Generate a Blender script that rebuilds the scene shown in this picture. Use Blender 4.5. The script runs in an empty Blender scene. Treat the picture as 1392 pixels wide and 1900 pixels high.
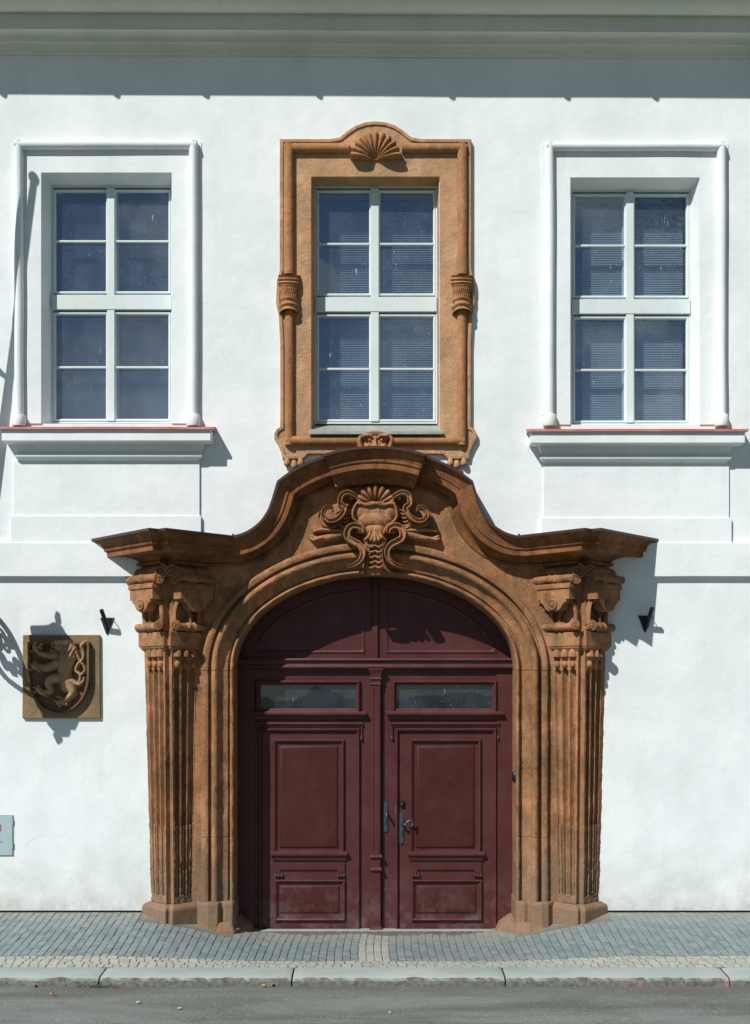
import bpy, bmesh, math, random
import numpy as np
from mathutils import Vector, Matrix, geometry
R = math.radians
rng = random.Random(7)
nrng = np.random.default_rng(11)

# ------------------------------------------------------------------ camera, sky, sun, exposure
D, F, E, PXC, PYH = 11.5, 2185.0, 2.42, 696.0, 1280.0
scene = bpy.context.scene
cam_data = bpy.data.cameras.new("camera")
cam = bpy.data.objects.new("camera", cam_data)
scene.collection.objects.link(cam)
cam.location = (0, -D, E)
cam.rotation_euler = (R(90), 0, 0)
cam_data.sensor_fit = 'HORIZONTAL'
cam_data.sensor_width = 36
cam_data.lens = 36 * F / 1392
cam_data.shift_y = (PYH - 950) / 1392
cam_data.clip_end = 600
scene.camera = cam

SUN = Vector((0.80, 1.0, -1.25)).normalized()
elev = math.asin(-SUN.z)
world = bpy.data.worlds.new("World")
scene.world = world
world.use_nodes = True
wn, wl = world.node_tree.nodes, world.node_tree.links
bg = wn["Background"]
sky = wn.new("ShaderNodeTexSky")
sky.sky_type = 'NISHITA'
sky.sun_disc = False
sky.sun_elevation = elev
sky.sun_rotation = math.atan2(-SUN.x, -SUN.y)
sky.air_density = 0.8
sky.dust_density = 0.15
sky.ozone_density = 2.5
# thin broken cloud, the same all over the sky
wtc = wn.new("ShaderNodeTexCoord")
wno = wn.new("ShaderNodeTexNoise"); wno.inputs["Scale"].default_value = 11.0; wno.inputs["Detail"].default_value = 7; wno.inputs["Roughness"].default_value = 0.58
wrm = wn.new("ShaderNodeMapRange"); wrm.inputs[1].default_value = 0.48; wrm.inputs[2].default_value = 0.60; wrm.inputs[3].default_value = 0; wrm.inputs[4].default_value = 0.55
wmx = wn.new("ShaderNodeMix"); wmx.data_type = 'RGBA'
wmx.inputs[7].default_value = (8.5, 9.0, 9.4, 1)
wl.new(wtc.outputs["Generated"], wno.inputs["Vector"])
wl.new(wno.outputs["Fac"], wrm.inputs[0])
wl.new(wrm.outputs[0], wmx.inputs[0])
wl.new(sky.outputs[0], wmx.inputs[6])
wl.new(wmx.outputs[2], bg.inputs["Color"])
bg.inputs["Strength"].default_value = 0.05

sun_data = bpy.data.lights.new("sun", 'SUN')
sun_data.energy = 5.0
sun_data.angle = R(0.5)
sun_data.color = (1.0, 0.955, 0.89)
sun = bpy.data.objects.new("sun", sun_data)
scene.collection.objects.link(sun)
sun.rotation_euler = SUN.to_track_quat('-Z', 'Y').to_euler()
sun.location = (-10, -12, 18)

scene.view_settings.view_transform = 'Standard'
scene.view_settings.look = 'None'
scene.view_settings.exposure = 0.0
scene.view_settings.gamma = 1.0
scene.render.engine = 'CYCLES'
scene.cycles.max_bounces = 8
scene.cycles.transparent_max_bounces = 16

# ------------------------------------------------------------------ pixel -> place helpers
def X(px, y=0.0): return (px - PXC) * (D + y) / F
def Z(py, y=0.0): return E + (PYH - py) * (D + y) / F

# ------------------------------------------------------------------ materials
def new_mat(name):
    m = bpy.data.materials.new(name); m.use_nodes = True
    nt = m.node_tree
    return m, nt.nodes, nt.links, nt.nodes["Principled BSDF"]

def noise(n, l, scale, detail=5, rough=0.55, stretch=None, distort=0.0):
    tc = n.new("ShaderNodeNewGeometry"); no = n.new("ShaderNodeTexNoise")
    no.inputs["Scale"].default_value = scale; no.inputs["Detail"].default_value = detail
    no.inputs["Roughness"].default_value = rough; no.inputs["Distortion"].default_value = distort
    if stretch:
        mp = n.new("ShaderNodeMapping"); mp.inputs["Scale"].default_value = stretch
        l.new(tc.outputs["Position"], mp.inputs["Vector"]); l.new(mp.outputs[0], no.inputs["Vector"])
    else:
        l.new(tc.outputs["Position"], no.inputs["Vector"])
    return no.outputs["Fac"]

def rmap(n, l, sock, a, b, c=0.0, d=1.0):
    r = n.new("ShaderNodeMapRange"); r.clamp = True
    for i, v in zip((1, 2, 3, 4), (a, b, c, d)): r.inputs[i].default_value = v
    l.new(sock, r.inputs[0]); return r.outputs[0]

def mix(n, l, fac, c1, c2, mode='MIX'):
    m = n.new("ShaderNodeMix"); m.data_type = 'RGBA'; m.blend_type = mode
    for i, v in ((0, fac), (6, c1), (7, c2)):
        if isinstance(v, (int, float)): m.inputs[i].default_value = v
        elif isinstance(v, tuple): m.inputs[i].default_value = (*v, 1)
        else: l.new(v, m.inputs[i])
    return m.outputs[2]

def math_(n, l, op, a, b=None):
    m = n.new("ShaderNodeMath"); m.operation = op
    for i, v in ((0, a), (1, b)):
        if v is None: continue
        if isinstance(v, (int, float)): m.inputs[i].default_value = v
        else: l.new(v, m.inputs[i])
    return m.outputs[0]

def bump(n, l, bsdf, height, strength, dist, prev=None):
    b = n.new("ShaderNodeBump"); b.inputs["Strength"].default_value = strength; b.inputs["Distance"].default_value = dist
    l.new(height, b.inputs["Height"])
    if prev is not None: l.new(prev, b.inputs["Normal"])
    l.new(b.outputs[0], bsdf.inputs["Normal"]); return b.outputs[0]

def zcoord(n, l):
    tc = n.new("ShaderNodeNewGeometry"); sx = n.new("ShaderNodeSeparateXYZ")
    l.new(tc.outputs["Position"], sx.inputs[0]); return sx.outputs

def plaster_mat(name, base, dirt=True):
    m, n, l, b = new_mat(name)
    c = mix(n, l, rmap(n, l, noise(n, l, 1.1, 7, 0.66), 0.42, 0.66), base, tuple(v * k for v, k in zip(base, (0.87, 0.895, 0.885))))
    c = mix(n, l, rmap(n, l, noise(n, l, 3.2, 6, 0.7, (1, 1, 0.35)), 0.53, 0.72, 0, 0.6), c, tuple(v * k for v, k in zip(base, (0.83, 0.85, 0.81))))
    c = mix(n, l, rmap(n, l, noise(n, l, 38, 2, 0.5), 0.74, 0.80, 0, 0.35), c, tuple(v * 0.62 for v in base))
    st = rmap(n, l, noise(n, l, 5.0, 7, 0.7, (1.6, 1, 0.10), 0.3), 0.57, 0.78, 0, 0.42)
    c = mix(n, l, st, c, tuple(v * k for v, k in zip(base, (0.80, 0.81, 0.76))))
    vo = n.new('ShaderNodeTexVoronoi'); vo.feature = 'DISTANCE_TO_EDGE'; vo.inputs['Scale'].default_value = 0.8
    tcv = n.new('ShaderNodeTexCoord'); dn = n.new('ShaderNodeTexNoise'); dn.inputs['Scale'].default_value = 3.0; dn.inputs['Detail'].default_value = 6
    ad = n.new('ShaderNodeVectorMath'); ad.operation = 'MULTIPLY_ADD'; ad.inputs[1].default_value = (0.5, 0.5, 0.5)
    l.new(tcv.outputs['Object'], dn.inputs['Vector']); l.new(dn.outputs['Color'], ad.inputs[0]); l.new(tcv.outputs['Object'], ad.inputs[2]); l.new(ad.outputs[0], vo.inputs['Vector'])
    cr = math_(n, l, 'MULTIPLY', rmap(n, l, vo.outputs['Distance'], 0.006, 0.002), rmap(n, l, noise(n, l, 1.7, 4), 0.56, 0.66, 0, 0.22))
    c = mix(n, l, cr, c, tuple(v * 0.55 for v in base))
    if dirt:
        co = zcoord(n, l)
        low = rmap(n, l, co[2], 0.95, 0.24, 0, 1)
        sp = math_(n, l, 'MULTIPLY', low, rmap(n, l, noise(n, l, 4.5, 8, 0.72), 0.36, 0.72, 0, 0.85))
        c = mix(n, l, sp, c, (0.47, 0.46, 0.42))
        edge = math_(n, l, 'MULTIPLY', rmap(n, l, co[2], 0.42, 0.24, 0, 1), rmap(n, l, noise(n, l, 11, 6, 0.7), 0.35, 0.7, 0, 0.7))
        c = mix(n, l, edge, c, (0.34, 0.33, 0.30))
    l.new(c, b.inputs["Base Color"]); b.inputs["Roughness"].default_value = 0.92
    b.inputs["Specular IOR Level"].default_value = 0.15
    p = bump(n, l, b, noise(n, l, 2.4, 4, 0.5), 0.30, 0.03)
    p = bump(n, l, b, noise(n, l, 9, 8, 0.68), 0.38, 0.010, p)
    bump(n, l, b, noise(n, l, 120, 3, 0.6), 0.16, 0.0025, p)
    return m

def stone_mat(name, c0, c1, dark, dark_amt=0.6, pale=None, pits=0.5, olive=None):
    m, n, l, b = new_mat(name)
    c = mix(n, l, rmap(n, l, noise(n, l, 3.0, 7, 0.65), 0.34, 0.68), c0, c1)
    c = mix(n, l, rmap(n, l, noise(n, l, 5.0, 7, 0.70, (1, 1, 0.6), 0.4), 0.49, 0.65, 0, dark_amt), c, dark)
    c = mix(n, l, rmap(n, l, noise(n, l, 1.6, 8, 0.72), 0.48, 0.60, 0, dark_amt * 0.8), c, tuple(v * 0.9 for v in dark))
    soot = rmap(n, l, noise(n, l, 3.4, 8, 0.74, (1, 1, 0.65), 0.5), 0.53, 0.60, 0, dark_amt*0.75)
    c = mix(n, l, soot, c, tuple(v * 0.55 for v in dark))
    c = mix(n, l, rmap(n, l, noise(n, l, 2.6, 7, 0.7, (1.3, 1, 0.5)), 0.56, 0.66, 0, 0.5), c, tuple(min(1, v * k) for v, k in zip(c1, (1.15, 1.3, 1.5))))
    c = mix(n, l, rmap(n, l, noise(n, l, 90, 4, 0.7), 0.30, 0.75, 0, 0.45), c, tuple(min(1, v * 1.25) for v in c1))
    c = mix(n, l, rmap(n, l, noise(n, l, 95, 4, 0.7), 0.56, 0.70, 0, 0.7), c, tuple(v * 0.55 for v in dark))
    if olive:
        c = mix(n, l, rmap(n, l, noise(n, l, 6.5, 7, 0.72, (1, 1, 0.75), 0.4), 0.47, 0.66, 0, 0.75), c, olive)
    if pale:
        co = zcoord(n, l)
        low = rmap(n, l, co[2], 1.25, 0.2, 0, 1)
        f = math_(n, l, 'MULTIPLY', low, rmap(n, l, noise(n, l, 5, 7, 0.7, (1, 1, 0.5)), 0.28, 0.55, 0, 0.9))
        c = mix(n, l, f, c, pale)
    l.new(c, b.inputs["Base Color"]); b.inputs["Roughness"].default_value = 0.88
    b.inputs["Specular IOR Level"].default_value = 0.2
    p = bump(n, l, b, noise(n, l, 9, 6, 0.65), 0.7, 0.022)
    p = bump(n, l, b, noise(n, l, 48, 6, 0.75), pits, 0.012, p)
    bump(n, l, b, noise(n, l, 230, 2, 0.6), 0.35, 0.002, p)
    return m

def paint_mat(name, base, worn, rough=0.42, amt=0.5, scratches=True):
    m, n, l, b = new_mat(name)
    c = mix(n, l, rmap(n, l, noise(n, l, 3.0, 6, 0.65), 0.40, 0.72, 0, amt), base, worn)
    c = mix(n, l, rmap(n, l, noise(n, l, 26, 5, 0.7, (1, 1, 0.12)), 0.55, 0.8, 0, 0.35), c, tuple(v * 0.72 for v in base))
    if scratches:
        co = zcoord(n, l)
        low = rmap(n, l, co[2], 1.3, 0.15, 0.25, 1)
        s = math_(n, l, 'MULTIPLY', low, rmap(n, l, noise(n, l, 38, 4, 0.65, (0.7, 1, 1.5)), 0.705, 0.735, 0, 0.75))
        c = mix(n, l, s, c, (0.36, 0.31, 0.31))
        g = math_(n, l, 'MULTIPLY', rmap(n, l, co[2], 0.62, 0.0, 0, 1), rmap(n, l, noise(n, l, 7, 7, 0.7), 0.45, 0.75, 0, 0.6))
        c = mix(n, l, g, c, (0.20, 0.16, 0.15))
    l.new(c, b.inputs["Base Color"])
    r = rmap(n, l, noise(n, l, 8, 5, 0.6), 0.3, 0.75, rough - 0.08, rough + 0.2)
    l.new(r, b.inputs["Roughness"]); b.inputs['Specular IOR Level'].default_value = 0.32
    p = bump(n, l, b, noise(n, l, 18, 4, 0.55, (1, 1, 0.2)), 0.18, 0.004)
    bump(n, l, b, noise(n, l, 160, 3, 0.6), 0.10, 0.001, p)
    return m

def simple_mat(name, col, rough=0.5, metal=0.0, var=0.25, bumps=0.2):
    m, n, l, b = new_mat(name)
    c = mix(n, l, rmap(n, l, noise(n, l, 12, 5, 0.65), 0.35, 0.7), col, tuple(v * (1 - var) for v in col))
    l.new(c, b.inputs["Base Color"]); b.inputs["Roughness"].default_value = rough; b.inputs["Metallic"].default_value = metal
    bump(n, l, b, noise(n, l, 60, 4, 0.6), bumps, 0.003)
    return m

M = {}
M['plaster'] = plaster_mat('white_plaster', (0.775, 0.836, 0.862))
M['trim'] = plaster_mat('white_trim_plaster', (0.775, 0.836, 0.862), dirt=False)
M['cornice_bounce_plaster'] = plaster_mat('bounce_tinted_cornice_plaster', (0.70, 0.725, 0.66), dirt=False)  # warm light bounced off the ground is put into this plaster colour
M['stone'] = stone_mat('window_sandstone', (0.43, 0.222, 0.112), (0.56, 0.335, 0.198), (0.25, 0.170, 0.112), 0.75, olive=(0.38, 0.26, 0.125))
M['stone_roll'] = stone_mat('roll_sandstone', (0.35, 0.150, 0.062), (0.46, 0.235, 0.115), (0.19, 0.105, 0.052), 0.65, olive=(0.29, 0.175, 0.075))
M['portal'] = stone_mat('portal_sandstone', (0.27, 0.108, 0.046), (0.45, 0.228, 0.115), (0.085, 0.048, 0.028), 0.85, pale=(0.235, 0.172, 0.122), pits=0.85, olive=(0.205, 0.140, 0.062))
M['cornice_stone'] = stone_mat('grimy_cornice_sandstone', (0.18, 0.066, 0.026), (0.32, 0.132, 0.052), (0.062, 0.032, 0.018), 0.85, olive=(0.12, 0.07, 0.034))
M['plaque'] = stone_mat('plaque_sandstone', (0.24, 0.155, 0.078), (0.33, 0.22, 0.12), (0.12, 0.085, 0.052), 0.7, olive=(0.22, 0.17, 0.085))
M['lion'] = stone_mat('lion_sandstone', (0.31, 0.195, 0.110), (0.40, 0.27, 0.16), (0.16, 0.095, 0.055), 0.4)
M['shield'] = stone_mat('shield_sandstone', (0.13, 0.085, 0.048), (0.19, 0.125, 0.07), (0.09, 0.055, 0.034), 0.5)
M['door'] = paint_mat('maroon_door_paint', (0.068, 0.0180, 0.0175), (0.094, 0.036, 0.036), 0.40, 0.75)
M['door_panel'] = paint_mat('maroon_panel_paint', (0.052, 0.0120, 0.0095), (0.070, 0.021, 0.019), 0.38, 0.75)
M['frame'] = paint_mat('pale_window_paint', (0.64, 0.725, 0.735), (0.54, 0.62, 0.62), 0.5, 0.6, False)
M['sill_metal'] = paint_mat('red_sill_metal', (0.40, 0.135, 0.125), (0.52, 0.28, 0.26), 0.5, 0.9, False)
M['flash'] = simple_mat('brown_copper_flashing', (0.085, 0.042, 0.036), 0.45, 0.35)
M['zinc'] = simple_mat('grey_zinc_sill', (0.36, 0.40, 0.37), 0.5, 0.2)
M['iron'] = simple_mat('black_iron', (0.012, 0.012, 0.014), 0.45, 0.3, 0.3)
M['steel'] = simple_mat('blued_steel', (0.085, 0.105, 0.135), 0.38, 0.6)
M['bright'] = simple_mat('worn_bright_metal', (0.55, 0.53, 0.48), 0.3, 0.9)
M['cabinet'] = simple_mat('grey_blue_cabinet_paint', (0.36, 0.50, 0.53), 0.5, 0.0, 0.08, 0.05)
M['red_paint'] = simple_mat('red_print', (0.50, 0.03, 0.07), 0.6, 0, 0.1)
M['grey_print'] = simple_mat('grey_print', (0.14, 0.17, 0.18), 0.6, 0, 0.1)
M['dark'] = simple_mat('dim_room', (0.05, 0.055, 0.065), 0.9)
M['blind'] = simple_mat('blind_slat', (0.30, 0.35, 0.345), 0.5, 0, 0.05, 0.02)
M['tile'] = simple_mat('roof_tile', (0.28, 0.10, 0.06), 0.8)
M['leaf_y'] = simple_mat('dry_leaf', (0.42, 0.26, 0.05), 0.7)
M['leaf_o'] = simple_mat('orange_leaf', (0.42, 0.13, 0.04), 0.7)
M['weed'] = simple_mat('weed', (0.06, 0.10, 0.025), 0.7)
M['pebble'] = simple_mat('pebble', (0.42, 0.43, 0.40), 0.8)
M['bark'] = simple_mat('bark', (0.09, 0.065, 0.045), 0.9)
M['foliage'] = simple_mat('foliage', (0.055, 0.095, 0.03), 0.6)

def glass_mat(name, dust_sky_amt, specks, refl=1.7, tint=(0.80, 0.88, 0.95)):
    m, n, l, b = new_mat(name)
    n.remove(b)
    out = n["Material Output"]
    tr = n.new("ShaderNodeBsdfTransparent"); tr.inputs[0].default_value = (*tint, 1)
    gl = n.new("ShaderNodeBsdfGlossy"); gl.inputs["Roughness"].default_value = 0.015; gl.inputs["Color"].default_value = (0.9, 0.95, 1, 1)
    bp = n.new("ShaderNodeBump"); bp.inputs["Strength"].default_value = 0.12; bp.inputs["Distance"].default_value = 0.02
    l.new(noise(n, l, 2.2, 2, 0.4), bp.inputs["Height"]); l.new(bp.outputs[0], gl.inputs["Normal"])
    lw = n.new("ShaderNodeLayerWeight"); lw.inputs[0].default_value = 0.5
    sch = math_(n, l, 'ADD', math_(n, l, 'MULTIPLY', math_(n, l, 'POWER', lw.outputs["Facing"], 5.0), 0.9), 0.042)
    fac = math_(n, l, 'MINIMUM', math_(n, l, 'MULTIPLY', sch, refl), 0.95)
    ms = n.new("ShaderNodeMixShader"); l.new(fac, ms.inputs[0]); l.new(tr.outputs[0], ms.inputs[1]); l.new(gl.outputs[0], ms.inputs[2])
    df = n.new("ShaderNodeBsdfDiffuse"); df.inputs[0].default_value = (0.46, 0.60, 0.82, 1)  # dust film; its blue tint stands in for reflected sky
    dfac = rmap(n, l, noise(n, l, 2.4, 7, 0.65, (1, 1, 0.6)), 0.32, 0.70, dust_sky_amt * 0.35, dust_sky_amt * 1.9)
    if specks:
        sp = math_(n, l, 'MAXIMUM', rmap(n, l, noise(n, l, 46, 3, 0.55, (1, 1, 0.22)), 0.695, 0.725, 0, 0.6), rmap(n, l, noise(n, l, 85, 2, 0.5), 0.69, 0.72, 0, 0.5))
        zone = rmap(n, l, noise(n, l, 1.3, 3), 0.42, 0.58, 0.1, 1)
        dfac = math_(n, l, 'ADD', dfac, math_(n, l, 'MULTIPLY', sp, zone))
    dfac = math_(n, l, 'MINIMUM', dfac, 0.9)
    m2 = n.new("ShaderNodeMixShader"); l.new(dfac, m2.inputs[0]); l.new(ms.outputs[0], m2.inputs[1]); l.new(df.outputs[0], m2.inputs[2])
    l.new(m2.outputs[0], out.inputs[0])
    return m
M['glass'] = glass_mat('window_glass', 0.027, True, 3.4, (0.95, 0.97, 0.985))
M['inner_glass'] = glass_mat('inner_window_glass', 0.030, False, 1.3, (0.95, 0.97, 0.985))
M['door_glass'] = glass_mat('door_light_glass', 0.028, True, 1.6, (0.5, 0.62, 0.6))

def sett_mat(name, ca, cb, cc):
    m, n, l, b = new_mat(name)
    at = n.new("ShaderNodeAttribute"); at.attribute_name = "tone"
    oi = n.new("ShaderNodeObjectInfo")
    t = math_(n, l, 'FRACT', math_(n, l, 'ADD', at.outputs["Fac"], oi.outputs["Random"]))
    c = mix(n, l, rmap(n, l, t, 0.0, 0.75), ca, cb)
    c = mix(n, l, rmap(n, l, t, 0.88, 0.99, 0, 0.7), c, cc)
    c = mix(n, l, rmap(n, l, noise(n, l, 28, 6, 0.7), 0.38, 0.72, 0, 0.55), c, tuple(v * 1.45 for v in cb))
    c = mix(n, l, rmap(n, l, noise(n, l, 2.2, 6, 0.7), 0.5, 0.72, 0, 0.3), c, (0.165, 0.205, 0.21))
    co = zcoord(n, l)
    sand = math_(n, l, 'MULTIPLY', rmap(n, l, co[1], -0.55, -0.02, 0, 1), rmap(n, l, noise(n, l, 5, 7, 0.7), 0.30, 0.6, 0.1, 0.9))
    c = mix(n, l, sand, c, (0.26, 0.265, 0.225))
    l.new(c, b.inputs["Base Color"]); b.inputs["Roughness"].default_value = 0.8
    p = bump(n, l, b, noise(n, l, 40, 5, 0.65), 0.6, 0.006)
    bump(n, l, b, noise(n, l, 190, 3, 0.6), 0.4, 0.002, p)
    return m
M['sett'] = sett_mat('blue_grey_granite_sett', (0.118, 0.160, 0.174), (0.176, 0.226, 0.234), (0.215, 0.235, 0.225))
M['sett_pale'] = sett_mat('pale_granite_sett', (0.235, 0.270, 0.245), (0.325, 0.345, 0.31), (0.34, 0.30, 0.255))

def joint_mat():
    m, n, l, b = new_mat('sandy_joint')
    c = mix(n, l, rmap(n, l, noise(n, l, 6, 7, 0.7), 0.35, 0.65), (0.06, 0.062, 0.055), (0.13, 0.12, 0.095))
    co = zcoord(n, l)
    c = mix(n, l, rmap(n, l, co[1], -0.4, -0.05, 0, 1), c, (0.25, 0.25, 0.21))
    c = mix(n, l, rmap(n, l, noise(n, l, 75, 4, 0.75), 0.55, 0.75, 0, 0.8), c, (0.40, 0.38, 0.32))
    l.new(c, b.inputs["Base Color"]); b.inputs["Roughness"].default_value = 0.95
    bump(n, l, b, noise(n, l, 80, 5, 0.75), 0.9, 0.01)
    return m
M['joint'] = joint_mat()

def road_mat():
    m, n, l, b = new_mat('old_asphalt')
    c = mix(n, l, rmap(n, l, noise(n, l, 0.9, 7, 0.62, (0.35, 1.6, 1), 0.6), 0.42, 0.58), (0.098, 0.108, 0.096), (0.168, 0.194, 0.186))
    c = mix(n, l, rmap(n, l, noise(n, l, 2.8, 6, 0.7, (0.5, 1.3, 1)), 0.52, 0.74, 0, 0.7), c, (0.085, 0.083, 0.072))
    vo = n.new("ShaderNodeTexVoronoi"); vo.inputs["Scale"].default_value = 60
    tc = n.new("ShaderNodeTexCoord"); l.new(tc.outputs["Object"], vo.inputs["Vector"])
    sep = n.new("ShaderNodeSeparateColor"); l.new(vo.outputs["Color"], sep.inputs[0])
    ag = math_(n, l, 'MULTIPLY', rmap(n, l, sep.outputs[0], 0.66, 0.82), rmap(n, l, vo.outputs["Distance"], 0.42, 0.28))
    c = mix(n, l, math_(n, l, 'MULTIPLY', ag, rmap(n, l, noise(n, l, 3, 4), 0.4, 0.6, 0.2, 0.85)), c, (0.36, 0.37, 0.35))
    c = mix(n, l, rmap(n, l, noise(n, l, 130, 3, 0.7), 0.58, 0.72, 0, 0.6), c, (0.05, 0.05, 0.046))
    co = zcoord(n, l)
    gut = math_(n, l, 'MULTIPLY', rmap(n, l, co[1], -2.25, -1.9, 0, 1), rmap(n, l, noise(n, l, 4, 6, 0.7, (0.4, 1, 1)), 0.35, 0.65, 0.1, 0.75))
    c = mix(n, l, gut, c, (0.12, 0.115, 0.098))
    l.new(c, b.inputs["Base Color"]); b.inputs["Roughness"].default_value = 0.88
    p = bump(n, l, b, vo.outputs["Distance"], 0.5, 0.006)
    p = bump(n, l, b, noise(n, l, 110, 4, 0.7), 0.7, 0.006, p)
    bump(n, l, b, noise(n, l, 3, 5, 0.6), 0.5, 0.02, p)
    return m
M['road'] = road_mat()
M['assumed_lawn'] = simple_mat('assumed_lawn', (0.045, 0.075, 0.022), 0.9, 0, 0.4, 0.6)

def kerb_mat():
    m, n, l, b = new_mat('granite_kerb')
    c = mix(n, l, rmap(n, l, noise(n, l, 2.2, 6, 0.6, (0.6, 1, 1)), 0.35, 0.68), (0.27, 0.325, 0.31), (0.355, 0.40, 0.385))
    c = mix(n, l, rmap(n, l, noise(n, l, 150, 3, 0.7), 0.5, 0.75, 0, 0.5), c, (0.21, 0.235, 0.225))
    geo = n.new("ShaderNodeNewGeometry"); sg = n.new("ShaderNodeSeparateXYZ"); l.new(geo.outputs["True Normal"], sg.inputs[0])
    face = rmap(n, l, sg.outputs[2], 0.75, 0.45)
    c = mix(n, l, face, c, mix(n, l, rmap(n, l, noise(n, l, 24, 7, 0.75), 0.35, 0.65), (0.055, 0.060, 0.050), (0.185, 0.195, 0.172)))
    # pink spray marks on the stones towards the right
    co = zcoord(n, l)
    band = math_(n, l, 'MULTIPLY', rmap(n, l, co[0], 1.15, 1.35), rmap(n, l, noise(n, l, 2.6, 3, 0.6), 0.56, 0.64))
    fine = rmap(n, l, noise(n, l, 22, 5, 0.75), 0.45, 0.6, 0, 0.32)
    c = mix(n, l, math_(n, l, 'MULTIPLY', band, fine), c, (0.72, 0.22, 0.34))
    l.new(c, b.inputs["Base Color"]); b.inputs["Roughness"].default_value = 0.85
    p = bump(n, l, b, noise(n, l, 30, 6, 0.7), 0.45, 0.008)
    bump(n, l, b, noise(n, l, 170, 3, 0.6), 0.3, 0.002, p)
    return m
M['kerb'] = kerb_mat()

# ------------------------------------------------------------------ mesh helpers
COL = scene.collection
class MB:
    def __init__(s): s.v = []; s.f = []
    def add(s, verts, faces):
        o = len(s.v); s.v.extend([tuple(float(c) for c in v) for v in verts]); s.f.extend([tuple(i + o for i in f) for f in faces]); return s
    def box(s, x0, x1, y0, y1, z0, z1):
        return s.add([(x0,y0,z0),(x1,y0,z0),(x1,y1,z0),(x0,y1,z0),(x0,y0,z1),(x1,y0,z1),(x1,y1,z1),(x0,y1,z1)],
                     [(0,3,2,1),(4,5,6,7),(0,1,5,4),(1,2,6,5),(2,3,7,6),(3,0,4,7)])
    def grid(s, rows, close_u=False, close_v=False, caps=False):
        nr, nc = len(rows), len(rows[0]); o = len(s.v)
        for r in rows: s.v.extend([tuple(float(c) for c in p) for p in r])
        for i in range(nr - (0 if close_v else 1)):
            for j in range(nc - (0 if close_u else 1)):
                i2, j2 = (i + 1) % nr, (j + 1) % nc
                s.f.append((o+i*nc+j, o+i*nc+j2, o+i2*nc+j2, o+i2*nc+j))
        if caps and close_u:
            s.f.append(tuple(o + j for j in range(nc))); s.f.append(tuple(o + (nr-1)*nc + j for j in reversed(range(nc))))
        return s
    def tube(s, pts, rad, depth=None, seg=10, caps=True, closed=False):
        """round or elliptical bar along 3D points; depth = radius along the y direction"""
        pts = [Vector(p) for p in pts]; n = len(pts); rows = []
        if isinstance(rad, (int, float)): rad = [rad] * n
        if depth is None: depth = rad
        elif isinstance(depth, (int, float)): depth = [depth] * n
        for i, p in enumerate(pts):
            a = pts[(i - 1) % n] if closed else pts[max(i - 1, 0)]
            b = pts[(i + 1) % n] if closed else pts[min(i + 1, n - 1)]
            t = (b - a).normalized()
            ref = Vector((0, -1, 0)) if abs(t.y) < 0.9 else Vector((0, 0, 1))
            nn = t.cross(ref).normalized(); bb = nn.cross(t).normalized()
            rows.append([p + nn * math.cos(q) * rad[i] + bb * math.sin(q) * depth[i] for q in [2 * math.pi * k / seg for k in range(seg)]])
        return s.grid(rows, close_u=True, close_v=closed, caps=caps and not closed)
    def lathe(s, prof, c, axis='z', seg=16):
        rows = []
        for r, h in prof:
            row = []
            for k in range(seg):
                a = 2 * math.pi * k / seg; u, w = r * math.cos(a), r * math.sin(a)
                row.append((c[0]+u, c[1]+w, c[2]+h) if axis == 'z' else ((c[0]+u, c[1]-h, c[2]+w) if axis == 'y' else (c[0]+h, c[1]+u, c[2]+w)))
            rows.append(row)
        return s.grid(rows, close_u=True, caps=True)
    def poly(s, outer, holes, y0, y1):
        """a plate of outline (x, z) with holes, front at y0, back at y1"""
        loops = [outer] + list(holes)
        flat = [p for lp in loops for p in lp]
        tris = geometry.tessellate_polygon([[Vector((p[0], p[1], 0)) for p in lp] for lp in loops])
        n = len(flat)
        fs = [tuple(t) for t in tris] + [tuple(i + n for i in reversed(t)) for t in tris]
        o = 0
        for lp in loops:
            k = len(lp)
            for i in range(k):
                j = (i + 1) % k; fs.append((o+i, o+j, o+j+n, o+i+n))
            o += k
        return s.add([(p[0], y0, p[1]) for p in flat] + [(p[0], y1, p[1]) for p in flat], fs)
    def prism(s, sections):
        """plan polygons [(z, [(x, y), ...]), ...] lofted upwards"""
        return s.grid([[(p[0], p[1], z) for p in poly] for z, poly in sections], close_u=True, caps=True)
    def build(s, name, mat, parent=None, smooth=None, bevel=0.0, xf=None, kind=None, seg=2, recalc=True):
        me = bpy.data.meshes.new(name)
        v = s.v if xf is None else [xf(*p) for p in s.v]
        me.from_pydata([tuple(p) for p in v], [], s.f)
        if recalc:
            bm = bmesh.new(); bm.from_mesh(me)
            bmesh.ops.recalc_face_normals(bm, faces=bm.faces); bm.to_mesh(me); bm.free()
        me.materials.append(M[mat])
        if smooth is not None:
            me.shade_smooth(); me.set_sharp_from_angle(angle=R(smooth))
        o = bpy.data.objects.new(name, me); COL.objects.link(o)
        if bevel:
            md = o.modifiers.new("bevel", 'BEVEL'); md.width = bevel; md.segments = seg; md.limit_method = 'ANGLE'; md.angle_limit = R(40)
        if parent is not None: attach(o, parent)
        if kind: o["kind"] = kind
        return o

def world_loc(o):
    p = Vector(o.location)
    while o.parent is not None:
        o = o.parent; p = p + Vector(o.location)
    return p
def attach(o, parent):
    o.parent = parent; o.location = Vector(o.location) - world_loc(parent)
def empty(name, loc, label, cat, group=None):
    o = bpy.data.objects.new(name, None); COL.objects.link(o); o.location = loc; o.empty_display_size = 0.2
    o["label"] = label; o["category"] = cat
    if group: o["group"] = group
    return o
def tag(o, label, cat, group=None):
    o["label"] = label; o["category"] = cat
    if group: o["group"] = group
    return o

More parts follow.
